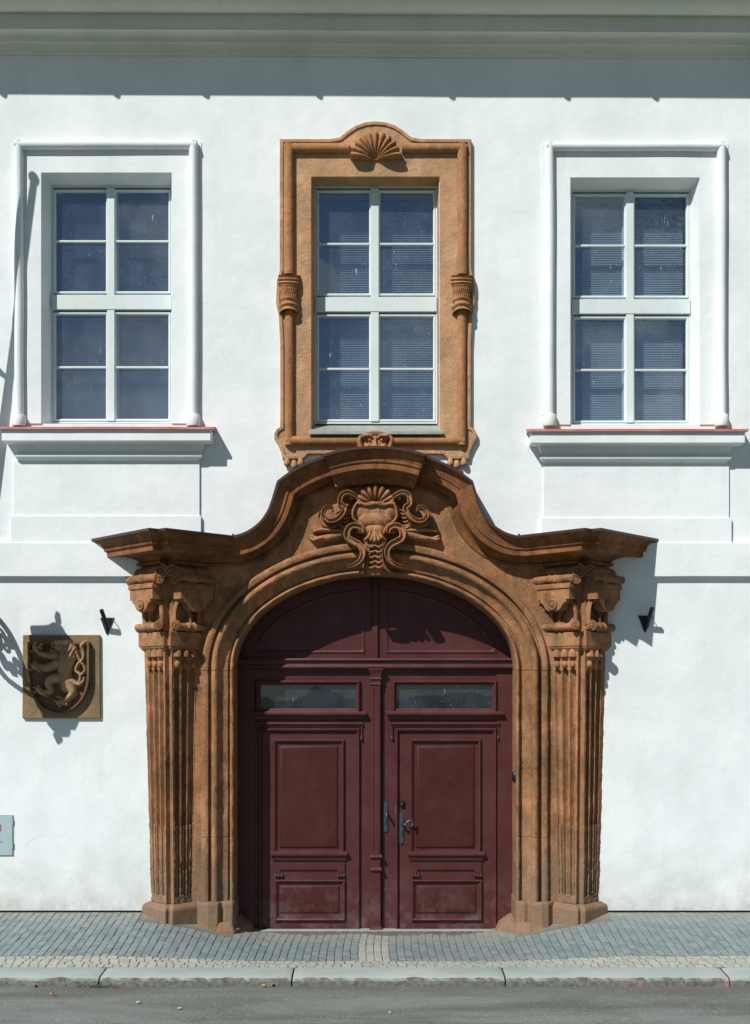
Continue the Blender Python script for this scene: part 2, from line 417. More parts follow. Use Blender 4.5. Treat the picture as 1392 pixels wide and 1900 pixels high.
def catmull(pts, per=6, closed=False):
    pts = [np.array(p, float) for p in pts]; out = []; n = len(pts)
    for i in range(n if closed else n - 1):
        if closed: p0, p1, p2, p3 = pts[(i-1) % n], pts[i], pts[(i+1) % n], pts[(i+2) % n]
        else: p0, p1, p2, p3 = pts[max(i-1, 0)], pts[i], pts[i+1], pts[min(i+2, n-1)]
        for k in range(per):
            t = k / per
            out.append(tuple(0.5*((2*p1)+(-p0+p2)*t+(2*p0-5*p1+4*p2-p3)*t*t+(-p0+3*p1-3*p2+p3)*t**3)))
    if not closed: out.append(tuple(pts[-1]))
    return out

def rect_frame(mb, x0, x1, z0, z1, prof):
    """mitred picture frame; prof = [(inset from outer edge, y)]"""
    rows = []
    for d, y in prof:
        rows.append([(x0+d, y, z0+d), (x1-d, y, z0+d), (x1-d, y, z1-d), (x0+d, y, z1-d)])
    return mb.grid(rows, close_u=True)

# value noise for hand-cut irregularity
_tab = nrng.random((64, 64))
def vnoise(x, z, f):
    x = np.asarray(x) * f; z = np.asarray(z) * f
    xi, zi = np.floor(x).astype(int), np.floor(z).astype(int); xf, zf = x - xi, z - zi
    xf = xf*xf*(3-2*xf); zf = zf*zf*(3-2*zf)
    g = lambda a, b: _tab[a % 64, b % 64]
    return (g(xi,zi)*(1-xf)+g(xi+1,zi)*xf)*(1-zf)+(g(xi,zi+1)*(1-xf)+g(xi+1,zi+1)*xf)*zf

def caps_h(A, B, strokes):
    """carved relief: the highest of many rounded strokes. strokes = [([(a, b, r), ...], height)]; A, B grids in the strokes' units"""
    H = np.full(A.shape, -1e-2)
    for pts, h in strokes:
        if len(pts) > 3: pts = catmull(pts, 4)
        if len(pts) == 1: pts = [pts[0], (pts[0][0]+1e-3, pts[0][1], pts[0][2])]
        best = np.zeros(A.shape)
        for (a0,b0,r0),(a1,b1,r1) in zip(pts[:-1], pts[1:]):
            dx, dz = a1-a0, b1-b0; L = dx*dx+dz*dz
            t = np.clip(((A-a0)*dx+(B-b0)*dz)/L, 0, 1)
            d = np.hypot(A-a0-t*dx, B-b0-t*dz); r = r0+(r1-r0)*t
            best = np.maximum(best, np.sqrt(np.clip(1-(d/r)**2, 0, 1))*(0.45+0.55*r/max(p[2] for p in pts)))
        hh = np.where(best > 0, best*h, -1e-2)
        k = 0.0018
        H = np.where(hh > -5e-3, np.where(H > -5e-3, np.maximum(H, hh) + k*np.exp(-np.abs(H-hh)/k)*0.5, hh), H)
    return H

def relief(name, mat, parent, a, b, H, place, cut=-4e-3, smooth=50):
    """faces of the height grid above cut; place(a, b, h) -> (x, y, z)"""
    nb, na = H.shape
    P = [place(a[j], b[i], max(H[i, j], -4e-3)) for i in range(nb) for j in range(na)]
    use = {}; V = []; Fs = []
    for i in range(nb-1):
        for j in range(na-1):
            q = (i*na+j, i*na+j+1, (i+1)*na+j+1, (i+1)*na+j)
            if max(H[i,j], H[i,j+1], H[i+1,j+1], H[i+1,j]) <= cut: continue
            f = []
            for k in q:
                if k not in use: use[k] = len(V); V.append(P[k])
                f.append(use[k])
            Fs.append(tuple(f))
    mb = MB(); mb.v = V; mb.f = Fs
    return mb.build(name, mat, parent, smooth=smooth)

# ------------------------------------------------------------------ ground
def smooth01(t): t = min(1, max(0, t)); return t*t*(3-2*t)
YKF, YKB, YST = -1.886, -1.593, -1.30
def zp(x, y):
    w = 0.247 * smooth01((abs(x) - 0.9) / 1.4)
    t = (y - YKB) / -YKB
    return 0.085 + (w - 0.085) * max(0, t)

mb = MB()
xs = [-150, -40, -14] + list(np.arange(-8, 8.01, 0.25)) + [14, 40, 150]
ys = [-9.2] + list(np.arange(-8, -1.8, 0.25)) + [0, 60, 220]
def roadz(x, y):
    return 0.012*(vnoise(x+40, y+90, 0.9)-0.5)+0.006*(vnoise(x+10, y+50, 3.1)-0.5) - 0.006 if -9 < x < 9 and y > -9 and y < -1 else -0.01
mb.grid([[(x, y, roadz(x, y)) for x in xs] for y in ys])
o = mb.build('road', 'road', smooth=60); o["kind"] = "structure"

mb = MB(); mb.grid([[(x, y, 0.02 if y > -9.3 else 0.06) for x in (-300, -20, 0, 20, 300)] for y in (-400, -60, -12, -9.4, -9.1)])
o = mb.build('assumed_lawn', 'assumed_lawn'); o["kind"] = "structure"  # unseen ground behind the camera, added dark to cut bounce onto the front
pav = MB()
xs = np.linspace(-8, 8, 129); ys = np.linspace(YKB - 0.02, 0.46, 18)
pav.grid([[(x, y, zp(x, y) - 0.007) for x in xs] for y in ys])
pavement = pav.build('pavement', 'joint', smooth=60); pavement["kind"] = "structure"

# --- setts: columns run from the kerb to the wall
def sett_geo(w, ln, h, jit, r):
    """top-bevelled block centred at origin, top at z=0"""
    bv = min(w, ln)*0.11
    c = lambda v: v*(1+r.uniform(-jit, jit))
    base = [(-w/2,-ln/2),(w/2,-ln/2),(w/2,ln/2),(-w/2,ln/2)]
    base = [(c(x), c(y)) for x, y in base]
    v = [(x, y, -h) for x, y in base] + [(x, y, -bv*0.45) for x, y in base] + [(x*(1-2*bv/w), y*(1-2*bv/ln), 0.0015*r.uniform(-1, 1)) for x, y in base]
    f = [(8,9,10,11)]
    for i in range(4):
        j = (i+1) % 4; f += [(i, j, 4+j, 4+i), (4+i, 4+j, 8+j, 8+i)]
    return v, f
setts = []     # (x, y, w, ln, pale)
pitch = 0.0705
nc = int(7.6/pitch)
for i in range(-nc, nc+1):
    x = i*pitch + 0.035
    pale = -0.145 < x < 0.145
    y = YST + rng.uniform(0.0, 0.02) - (0.0 if not pale else 0.0)
    ymax = 0.40 if abs(x) < 1.35 else (-0.30 if abs(x) < 2.25 else -0.005)
    off = rng.uniform(-0.10, 0.0)
    yy = y
    first = True
    while yy < ymax - 0.03:
        ln = rng.uniform(0.085, 0.15) + (off if first else 0); first = False
        ln = max(ln, 0.05); ln = min(ln, ymax - yy)
        if ln < 0.03: break
        setts.append((x + 0.012*math.sin(yy*2.3+i*0.05), yy+ln/2, pitch-0.006+rng.uniform(-.003,.002), ln-0.004, pale)); yy += ln
for k in range(4):     # pale edging rows beside the kerb
    y0 = YKB + 0.012 + k*0.0715; x = -7.6 + rng.uniform(0, 0.05)
    while x < 7.6:
        w = rng.uniform(0.055, 0.098)
        setts.append((x+w/2, y0+0.035, w-0.007, 0.064, True)); x += w
def area(s):
    d = D + s[1]; 
    if abs(X(0, s[1])) + 0.1 < abs(s[0]): return 0
    return s[2]*s[3]/d**3*(1.25 if s[4] is False else 1.0)
order = sorted(range(len(setts)), key=lambda i: -area(setts[i]))
single = set(order[:300])
shared = {}
for pale in (False, True):
    for q in range(6):
        b2 = MB(); v, f = sett_geo(1, 1, 1, 0.035, rng); b2.add(v, f)
stuff = {False: MB(), True: MB()}; tones = {False: [], True: []}
meshes = []
for q in range(8):
    me = bpy.data.meshes.new('sett'); 
    rq = random.Random(q); v, f = sett_geo(0.0625, 0.105, 0.05, 0.035, rq); me.from_pydata(v, [], f); me.materials.append(M['sett']); me.update()
    mp = me.copy(); mp.materials.clear(); mp.materials.append(M['sett_pale']); meshes.append((me, mp))
for i, (x, y, w, ln, pale) in enumerate(setts):
    z = zp(x, y) + rng.uniform(-0.003, 0.003)
    sl = (zp(x, y+0.05)-zp(x, y-0.05))/0.1; sx = (zp(x+0.05, y)-zp(x-0.05, y))/0.1
    if i in single:
        ob = bpy.data.objects.new('sett', rng.choice(meshes)[1 if pale else 0]); COL.objects.link(ob); ob.parent = pavement
        ob.location = (x, y, z); ob.scale = (w/0.0625, ln/0.105, 1)
        ob.rotation_euler = (math.atan(sl)+rng.uniform(-.02,.02), -math.atan(sx)+rng.uniform(-.03,.03), rng.uniform(-.02,.02))
    else:
        v, f = sett_geo(w, ln, 0.03, 0.03, rng); a, b_ = rng.uniform(-.03,.03)+sx, rng.uniform(-.02,.02)+sl
        stuff[pale].add([(x+p[0], y+p[1], z+p[2]+p[0]*a+p[1]*b_) for p in v], f)
        tones[pale] += [rng.random()]*len(v)
for pale in (False, True):
    ob = stuff[pale].build('setts', 'sett_pale' if pale else 'sett', pavement, kind='stuff', recalc=False)
    at = ob.data.attributes.new('tone', 'FLOAT', 'POINT'); at.data.foreach_set('value', tones[pale])
# threshold strip under the doors
th = MB(); th.box(-1.36, 1.36, 0.26, 0.44, -0.05, 0.012); th.build('threshold', 'kerb', pavement, bevel=0.008)

# --- kerb: single granite stones
kerb = bpy.data.objects.new('kerb', None); COL.objects.link(kerb); kerb.location = (0, YKF, 0); kerb["kind"] = "structure"
def kerb_stone(x0, x1):
    mb = MB(); n = max(8, int((x1-x0)/0.035)); prof = []
    rows = []
    for i in range(n+1):
        x = x0+(x1-x0)*i/n; e = min(i, n-i); rd = 0.012*max(0, 1-e/1.5)
        r1 = (vnoise(x*1.0+3, 5.5, 9)-.5); r2 = (vnoise(x+9, 2.5, 22)-.5); r3 = (vnoise(x+1, 7.5, 3)-.5)
        ed = 0.020*r1+0.012*r2
        rows.append([(x, YKB-0.004, -0.05), (x, YKB-0.004, 0.086-rd), (x, YKB-0.02, 0.090-rd+0.002*r3), (x, YKF+0.13, 0.081-rd+0.002*r2),
                     (x, YKF+0.055+ed*0.6, 0.075-rd+0.004*r3), (x, YKF+0.022+ed, 0.062-rd*0.8+0.012*r2), (x, YKF+0.010+ed*1.1+0.006*r2, 0.040+0.01*r1),
                     (x, YKF+0.004+0.014*r2, 0.015), (x, YKF-0.004+0.010*r1, -0.05)])
    mb.grid(rows, close_u=True, caps=True)
    return mb.build('kerb_stone', 'kerb', kerb, smooth=40)
kx = [-8.2, -6.6, -4.4, X(190,-1.8)-0.012, X(545,-1.8)-0.01, X(936,-1.8), 2.9, 4.6, 6.4, 8.2]
for a, b_ in zip(kx[:-1], kx[1:]): kerb_stone(a+0.007, b_-0.007)

# ------------------------------------------------------------------ the house
house = empty('house', (0, 0, 0), 'white plastered baroque house front with carved brown stone portal and three tall windows', 'house')
WL = dict(x0=77, x1=319, y0=321, y1=786)       # left window opening, pixels at the wall
WC = dict(x0=578, x1=815, y0=328, y1=797)
WR = dict(x0=1058, x1=1298, y0=330, y1=788)
def rect(w): return X(w['x0']), X(w['x1']), Z(w['y1']), Z(w['y0'])
TOPZ = Z(105) + 0.5
holes = [rect(w) for w in (WL, WC, WR)] + [(-1.71, 1.71, 0.264, E + 1.25)]
xs = sorted({-9.0, 9.0, *[h[0] for h in holes], *[h[1] for h in holes]}); zs = sorted({0.264, TOPZ, *[h[2] for h in holes], *[h[3] for h in holes]})
mb = MB()
vid = {}
def vtx(x, z):
    if (x, z) not in vid: vid[(x, z)] = len(mb.v); mb.v.append((x, 0.0, z))
    return vid[(x, z)]
for x0, x1 in zip(xs[:-1], xs[1:]):
    for z0, z1 in zip(zs[:-1], zs[1:]):
        cx, cz = (x0+x1)/2, (z0+z1)/2
        if any(h[0] < cx < h[1] and h[2] < cz < h[3] for h in holes): continue
        mb.f.append((vtx(x0, z0), vtx(x1, z0), vtx(x1, z1), vtx(x0, z1)))
wall = mb.build('wall', 'plaster', house)
m = MB(); m.box(-9, -1.9, 0.018, 0.1, -0.1, 0.30); m.build('wall_foot', 'dark', house)
m = MB(); m.box(1.9, 9, 0.018, 0.1, -0.1, 0.30); m.build('wall_foot', 'dark', house)
# ---- rooms behind the openings
WD = 0.15           # window plane
for w in (WL, WC, WR):
    x0, x1, z0, z1 = rect(w); mb = MB()
    bx0, bx1, bz0, bz1 = x0-0.5, x1+0.5, z0-0.5, z1+0.3
    y0, y1 = WD+0.10, 2.6
    mb.add([(bx0,y0,bz0),(bx1,y0,bz0),(bx1,y0,bz1),(bx0,y0,bz1),(bx0,y1,bz0),(bx1,y1,bz0),(bx1,y1,bz1),(bx0,y1,bz1)],
           [(4,5,6,7),(0,1,5,4),(1,2,6,5),(2,3,7,6),(3,0,4,7)])
    mb.build('room', 'dark', house)
mb = MB()
mb.add([(-1.6,.5,-.1),(1.6,.5,-.1),(1.6,.5,3.8),(-1.6,.5,3.8),(-1.6,3,-.1),(1.6,3,-.1),(1.6,3,3.8),(-1.6,3,3.8)], [(4,5,6,7),(0,1,5,4),(1,2,6,5),(2,3,7,6),(3,0,4,7)])
mb.build('passage', 'dark', house)

# ---- band course between the storeys
zb0, zb1 = Z(1069, -0.05), Z(1007, -0.03)
for x0, x1 in ((-9.0, -2.2), (2.2, 9.0)):
    mb = MB(); rows = []
    for x in np.linspace(x0, x1, 40):
        d = 0.006*(vnoise(x+20, 3.3, 1.6)-.5)
        rows.append([(x, 0.05, zb0+d), (x, -0.052, zb0+d), (x, -0.052, zb1-0.006), (x, -0.046, zb1), (x, 0.05, zb1+0.01)])
    mb.grid(rows, close_u=True, caps=True)
    mb.build('band_course', 'trim', house, smooth=30)

# ---- eaves: cornice, gutter, roof
tilt = -0.0052
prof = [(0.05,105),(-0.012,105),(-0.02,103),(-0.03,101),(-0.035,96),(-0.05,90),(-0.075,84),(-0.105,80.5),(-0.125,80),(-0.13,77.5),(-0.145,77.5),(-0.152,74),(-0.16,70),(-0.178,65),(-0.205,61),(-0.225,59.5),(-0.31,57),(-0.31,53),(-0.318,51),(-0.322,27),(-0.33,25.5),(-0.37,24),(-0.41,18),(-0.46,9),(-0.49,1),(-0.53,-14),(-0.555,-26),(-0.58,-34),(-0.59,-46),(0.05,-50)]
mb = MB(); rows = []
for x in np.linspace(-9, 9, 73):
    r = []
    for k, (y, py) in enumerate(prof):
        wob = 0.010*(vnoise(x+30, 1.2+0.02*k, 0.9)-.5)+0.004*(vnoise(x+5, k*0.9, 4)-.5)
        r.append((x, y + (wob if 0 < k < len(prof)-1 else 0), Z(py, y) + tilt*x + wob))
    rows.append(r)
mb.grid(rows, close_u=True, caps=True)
mb.build('cornice', 'cornice_bounce_plaster', house, smooth=32)
zg = E + 5.805 + 1.025
mb = MB(); rows = []
arc = [(-0.76+0.07*math.cos(a)+0.07-0.07, zg+0.02+0.07*math.sin(a)) for a in np.linspace(math.pi, 2*math.pi, 9)]
for x in np.linspace(-9, 9, 30):
    w = 0.012*(vnoise(x+12, 4.4, 0.8)-.5)
    rows.append([(x, y+0.0, z+tilt*x+w) for y, z in arc])
mb.grid(rows)
gut = mb.build('gutter', 'flash', house, smooth=40)
for px in (0, 210, 376, 586, 832, 1046, 1210, 1400, -190):
    x = X(px) - 0.8*0.76; mb = MB()
    mb.tube([(x, -0.76+0.075*math.cos(a), zg+tilt*x+0.02+0.084*math.sin(a)) for a in np.linspace(math.pi, 2*math.pi, 9)], 0.012, 0.016, seg=6)
    mb.build('gutter_hanger', 'flash', gut, smooth=40)
mb = MB(); mb.add([(-9,-0.78,zg+0.10),(9,-0.78,zg+0.10-9*0.01),(9,3.2,zg+3.2),(-9,3.2,zg+3.2),(-9,-0.70,zg+0.02),(9,-0.70,zg-0.07),(9,3.2,zg+3.0),(-9,3.2,zg+3.0)],
    [(0,1,2,3),(4,7,6,5),(0,4,5,1),(1,5,6,2),(2,6,7,3),(3,7,4,0)])
mb.build('roof', 'tile', house)

# ------------------------------------------------------------------ windows
def make_window(w, fx0, fx1, fy0, fy1, mx0, mx1, ty0, ty1, bar_u, bar_l, head_mat, splay=True):
    """frame, post, transom, four sashes of two panes each; pixel measures at the window plane"""
    S = lambda px: X(px, WD); T = lambda py: Z(py, WD)
    x0, x1, z0, z1 = rect(w); X0, X1, Z0, Z1 = S(fx0), S(fx1), T(fy1), T(fy0)
    rv = MB()   # splayed reveal
    a = [(x0, 0, z0), (x1, 0, z0), (x1, 0, z1), (x0, 0, z1)]; b_ = [(X0, WD+0.02, Z0-0.02), (X1, WD+0.02, Z0-0.02), (X1, WD+0.02, Z1), (X0, WD+0.02, Z1)]
    b2 = [(p[0], WD+0.10, p[2]) for p in b_]
    rv.grid([a, b_, b2], close_u=True); rv.build('reveal', head_mat, house)
    win = MB(); f = 0.016
    rect_frame(win, X0-0.004, X1+0.004, Z0, Z1+0.004, [(0, WD+0.08), (0, WD), (f-0.006, WD), (f, WD+0.008), (f, WD+0.08)])
    win = win.build('window', 'frame', house, smooth=30)
    m = MB(); m.box(S(mx0), S(mx1), WD-0.012, WD+0.05, Z0+0.02, T(ty1)); m.build('mullion', 'frame', win, bevel=0.004)
    m = MB(); m.box(S(mx0), S(mx1), WD-0.012, WD+0.05, T(ty0), Z1-0.02); m.build('mullion', 'frame', win, bevel=0.004)
    m = MB(); m.box(X0+0.002, X1-0.002, WD-0.018, WD+0.055, T(ty1), T(ty0)); m.build('transom', 'frame', win, bevel=0.005)
    # drip rail just above sash feet
    for (sx0, sx1) in ((fx0+2.5, mx0+1.5), (mx1-1.5, fx1-2.5)):
        for (sy0, sy1, by) in ((fy0+6, ty0-4, bar_u), (ty1+4, fy1-4, bar_l)):
            A, B, C_, D_ = S(sx0), S(sx1), T(sy1), T(sy0); t = 0.0235
            s = MB(); rect_frame(s, A, B, C_, D_, [(0, WD+0.05), (0, WD+0.006), (0.004, WD+0.002), (t-0.009, WD+0.002), (t, WD+0.016), (t, WD+0.05)])
            sash = s.build('sash', 'frame', win, smooth=30)
            zb = T(by)
            b2 = MB(); b2.box(A+t-0.004, B-t+0.004, WD+0.004, WD+0.042, zb-0.010, zb+0.010); b2.build('glazing_bar', 'frame', win, bevel=0.004)
            for (pz0, pz1) in ((C_+t-0.004, zb-0.009), (zb+0.009, D_-t+0.004)):
                g = MB(); g.box(A+t-0.004, B-t+0.004, 0, 0.003, pz0, pz1); ka, kb = rng.uniform(-.012, .012), rng.uniform(-.012, .012); mx_, mz_ = (A+B)/2, (pz0+pz1)/2
                g.build('pane', 'glass', win, xf=lambda x, y, z: (x, WD+0.026+y+ka*(x-mx_)+kb*(z-mz_)*0.5, z))
    # inner casement behind the outer panes
    yi = WD + 0.14
    for (sx0, sx1) in ((fx0+8, mx0-2), (mx1+2, fx1-8)):
        g = MB(); g.box(S(sx0), S(sx1), yi, yi+0.004, Z0+0.03, Z1-0.03); g.build('inner_pane', 'inner_glass', win)
    m = MB(); m.box(S(mx0)-0.01, S(mx1)+0.01, yi-0.01, yi+0.03, Z0, Z1); m.build('inner_mullion', 'frame', win)
    m = MB(); m.box(X0, X1, yi-0.012, yi+0.03, T(ty1)-0.01, T(ty0)-0.02); m.build('inner_transom', 'frame', win)
    return win, (X0, X1, Z0, Z1)

winL, rL = make_window(WL, 96, 319, 345, 785, 199, 213, 548, 575, 447, 681, 'trim')
winC, rC = make_window(WC, 585, 811, 346, 786, 688, 703, 552, 579, 452, 684, 'stone')
winR, rR = make_window(WR, 1061, 1281, 353, 788, 1162, 1176, 556, 583, 455, 686, 'trim')

def make_blind(r, frac, label, side, slope=0.55):
    X0, X1, Z0, Z1 = r; y = WD + 0.165; t = empty('window_blind', ((X0+X1)/2, y, Z0), label, 'blind')
    m = MB(); z = Z0 + 0.05; top = Z0 + (Z1-Z0)*frac
    while z < top:
        th_ = slope
        dy, dz = 0.011*math.cos(th_), 0.011*math.sin(th_)
        m.add([(X0+0.03,y-dy,z-dz),(X1-0.03,y-dy,z-dz),(X1-0.03,y+dy,z+dz),(X0+0.03,y+dy,z+dz)], [(0,1,2,3)]); z += 0.0235
    m.build('slats', 'blind', t, kind='stuff', recalc=False)
    m = MB(); m.box(X0+0.03, X1-0.03, y-0.012, y+0.02, Z1-0.06, Z1-0.02); m.build('head_rail', 'blind', t)
    for f_ in (0.12, 0.42, 0.58, 0.88):
        m = MB(); xx = X0+(X1-X0)*f_; m.tube([(xx, y-0.014, Z0+0.05), (xx, y-0.014, Z1-0.03)], 0.0016, seg=5); m.build('cord', 'blind', t)
make_blind(rC, 0.98, 'lowered slatted blind behind the panes of the brown stone framed window', 0, 0.80)
make_blind(rR, 0.98, 'lowered slatted blind behind the panes of the white window farthest from the lion plaque', 1, 1.2)

# ---- white plaster surrounds, sills and aprons of the outer windows
def white_surround(w, tl, tr, tt, base, sill, apron, apron2, fas, pl):
    x0, x1, z0, z1 = rect(w); r = 0.043; yT = -0.035
    xl, xr, zt = X(tl, yT), X(tr, yT), Z(tt, yT); zs_ = Z(769, yT)
    m = MB()
    out = [(xl, zs_-0.1), (xr, zs_-0.1), (xr, zt), (xl, zt)]
    m.poly([(xl, z0), (x0, z0), (x0, z1), (x1, z1), (x1, z0), (xr, z0), (xr, zt), (xl, zt)], [], -0.014, 0.0)
    sur = m.build('window_surround', 'trim', house)
    # rolls, with slightly uneven hand-drawn plaster
    def roll(p, q, name='roll'):
        m = MB(); n = 40; pts = []; rad = []
        for i in range(n+1):
            t = i/n; P_ = Vector(p).lerp(Vector(q), t)
            k = 0.006*(vnoise(P_.x*1.0+3, P_.z+7, 2.2)-.5)
            pts.append(P_ + Vector((k, 0, k))); rad.append(r*(1+0.10*(vnoise(P_.x+8, P_.z+1, 1.5)-.5)))
        m.tube(pts, rad, [q_*1.05 for q_ in rad], seg=18); m.build(name, 'trim', sur, smooth=50)
    roll((xl, yT, zs_), (xl, yT, zt+r*0.75)); roll((xr, yT, zs_), (xr, yT, zt+r*0.75)); roll((xl-r*0.75, yT, zt), (xr+r*0.75, yT, zt))
    # thin fillet outside the rolls
    m = MB(); e = 0.075
    m.poly([(xl-e, zs_), (xl-e, zt+e*0.55), (xr+e, zt+e*0.55), (xr+e, zs_), (xr+r*0.6, zs_), (xr+r*0.6, zt), (xl-r*0.6, zt), (xl-r*0.6, zs_)], [], -0.008, 0.004); m.build('fillet', 'trim', sur, bevel=0.004)
    for x in (xl, xr):
        m = MB(); m.lathe([(0.062, -0.115), (0.068, -0.10), (0.068, -0.02), (0.060, -0.004), (0.045, 0.0)], (x, yT, zs_), seg=20); m.build('roll_base', 'trim', sur, smooth=35)
    # moulded sill: (projection, px height) swept round three sides
    P = 0.175
    sx0, sx1 = X(fas[0], -P), X(fas[1], -P)
    py0 = fas[2]
    zt_ = Z(py0, -P)
    prof = [(0.0, zt_), (P, zt_), (P, zt_-0.118), (P-0.012, zt_-0.122), (0.095, zt_-0.126), (0.085, zt_-0.145), (0.066, zt_-0.185), (0.060, zt_-0.215), (0.060, zt_-0.220), (0.072, zt_-0.224), (0.078, zt_-0.240), (0.072, zt_-0.256), (0.060, zt_-0.260), (0.045, zt_-0.272), (0.030, zt_-0.285), (0.0, zt_-0.285)]
    m = MB(); rows = [[], [], [], []]
    for p, z in prof:
        rows[0].append((sx0+P-p, 0.02, z)); rows[1].append((sx0+P-p, -p, z)); rows[2].append((sx1-P+p, -p, z)); rows[3].append((sx1-P+p, 0.02, z))
    m.grid(rows); sl = m.build('window_sill', 'trim', house, bevel=0.005, smooth=25)
    # red sheet metal flashing, sloping, with a drip edge
    m = MB(); e = 0.025; zi = zt_+0.055
    n = 24
    top = []; fr = []
    for i in range(n+1):
        x = sx0-e+(sx1-sx0+2*e)*i/n; k = 0.004*(vnoise(x+4, 9.1, 5)-.5)
        top.append([(x, WD+0.02 if x0 < x < x1 else 0.004, zi), (x, -P-e, zt_+0.012+k), (x, -P-e-0.002, zt_-0.012+k), (x, -P-e+0.004, zt_-0.010+k), (x, 0.004, zt_+0.004)])
    m.grid(top, close_u=True, caps=True); m.build('flashing', 'sill_metal', sl)
    # apron under the sill
    m = MB(); ax0, ax1 = X(apron[0]), X(apron[1]); m.box(ax0, ax1, -0.022, 0.01, Z(apron[3]), zt_-0.28); ap = m.build('apron', 'trim', house, bevel=0.003)
    m = MB(); m.box(X(apron2[0]), X(apron2[1]), -0.036, 0.01, Z(apron2[3], -0.036), Z(apron2[2], -0.036)); m.build('apron_step', 'trim', ap, bevel=0.004)
white_surround(WL, 35, 359, 269, None, None, (26, 371, 850, 958), (22, 374, 957, 1008), (3, 391, 795), None)
white_surround(WR, 1020, 1339, 272, None, None, (1008, 1352, 850, 962), (1004, 1356, 961, 1008), (986, 1383, 799), None)

# ---- carved brown stone surround of the middle window
def mir(pts): return pts + [(1394 - a, b) for a, b in reversed(pts)]
half = [(519, 258), (612, 258), (630, 255), (645, 243), (660, 233), (678, 227), (697, 225)]
left_out = [(519, 500), (514, 520), (512, 560), (517, 585), (520, 640), (520, 792), (513, 796), (509, 804), (509, 814), (516, 826), (522, 840), (524, 852)]
outl = list(reversed(left_out)) + half
outl = outl + [(1394-a, b) for a, b in reversed(outl[:-1])]
bot = [(1394-524, 852), (831, 852), (822, 843), (697, 843), (572, 843), (563, 852), (524, 852)]
outl = outl[:-1] + bot[:-1]
SY = -0.034
op = [(578, 328), (816, 328), (816, 798), (578, 798)]
m = MB(); m.poly([(X(a, SY), Z(b, SY)) for a, b in outl], [[(X(a, SY), Z(b, SY)) for a, b in op]], SY, 0.01)
sur = m.build('stone_window_surround', 'stone', house, bevel=0.006)
# raised outer fillet strip following the outline
pth = [(X(a, SY), Z(b, SY)) for a, b in outl]
def offset_loop(pts, d):
    out = []; n = len(pts)
    for i in range(n):
        a, b, c = Vector(pts[i-1]), Vector(pts[i]), Vector(pts[(i+1) % n])
        t1, t2 = (b-a).normalized(), (c-b).normalized(); n1, n2 = Vector((t1.y, -t1.x)), Vector((t2.y, -t2.x))
        k = (n1+n2); k = k/ max(0.35, (1+n1.dot(n2))); out.append(tuple(b + k*d))
    return out
inn = offset_loop(pth, 0.036)
inn2 = offset_loop(pth, 0.003)
m = MB(); m.grid([[(p[0], -0.03, p[1]) for p in inn2], [(p[0], -0.048, p[1]) for p in inn2], [(p[0], -0.048, p[1]) for p in inn], [(p[0], -0.03, p[1]) for p in inn]], close_u=True)
m.build('fillet', 'stone', sur, bevel=0.005)
# roll moulding (thicker above the collars, slimmer below)
def rollp(pts, rad, name='roll', mat='stone_roll', y=-0.05, par=None, k=1.0):
    P_ = catmull([(X(a, y), y, Z(b, y)) for a, b in pts], 8) if len(pts) > 2 else [tuple(Vector((X(pts[0][0], y), y, Z(pts[0][1], y))).lerp(Vector((X(pts[1][0], y), y, Z(pts[1][1], y))), t)) for t in np.linspace(0, 1, 24)]
    m = MB(); m.tube(P_, [rad*(1+0.12*(vnoise(p[0]+4, p[2]+2, 4)-.5)) for p in P_], [rad*k]*len(P_), seg=16); return m.build(name, mat, par or sur, smooth=50)
for sx in (0, 1):
    q = (lambda a: a) if sx == 0 else (lambda a: 1394-a)
    rollp([(q(536), 268), (q(536), 510)], 0.050); rollp([(q(537), 570), (q(537), 826)], 0.043)
    rollp([(q(529), 275), (q(648), 275)], 0.046); rollp([(q(532), 818), (q(668), 818)], 0.045)
    # collars: bound reed bundle between curled lips
    c = empty  # noqa
    cx = X(q(536), -0.08); s_ = 1 if sx == 0 else -1
    m = MB(); rows = []
    for i, py in enumerate(np.linspace(506, 581, 40)):
        t = (py-506)/75; row = []
        wx = 0.098 - 0.012*t + 0.006*math.sin(t*9)
        for k_, a in enumerate(np.linspace(0, math.pi, 41)):
            bend = 0.035*math.sin(a)*(1-2*t)*1.0      # rims sag above, arch below
            rr = 1.0
            if t < 0.30: rr += 0.10*math.cos(t*2*math.pi/0.10)
            elif t > 0.66: rr += 0.10*math.cos((t-0.66)*2*math.pi/0.17)
            else: rr += 0.075*math.cos(a*26+6*math.sin(t*14))-0.03
            row.append((cx - math.cos(a)*wx*rr, -0.03-0.10*math.sin(a)*rr, Z(py, -0.1) - bend))
        rows.append(row)
    m.grid(rows); m.build('collar', 'stone_roll', sur, smooth=55)
    # pendant drops under the lower ears
    for k_, (a, b) in enumerate(((533, 858), (546, 862), (558, 858))):
        m = MB(); m.lathe([(0.004, 0.035), (0.020, 0.03), (0.026, 0.01), (0.034, -0.02), (0.030, -0.038), (0.012, -0.05), (0.002, -0.058)], (X(q(a), -0.04), -0.035, Z(b, -0.04)+0.012), seg=14); m.build('pendant_drop', 'stone', sur, smooth=50)
# zinc sill of the middle window
m = MB(); m.add([(X(572,-.1), -0.115, Z(801,-.1)), (X(823,-.1), -0.115, Z(801,-.1)), (X(816), WD+0.02, Z(786,WD)-0.012), (X(578), WD+0.02, Z(786,WD)-0.012),
                 (X(572,-.1), -0.115, Z(806,-.1)), (X(823,-.1), -0.115, Z(806,-.1)), (X(816), WD+0.02, Z(796,WD)), (X(578), WD+0.02, Z(796,WD))],
                [(0,1,2,3),(4,7,6,5),(0,4,5,1),(1,5,6,2),(2,6,7,3),(3,7,4,0)])
m.build('metal_sill', 'zinc', winC)

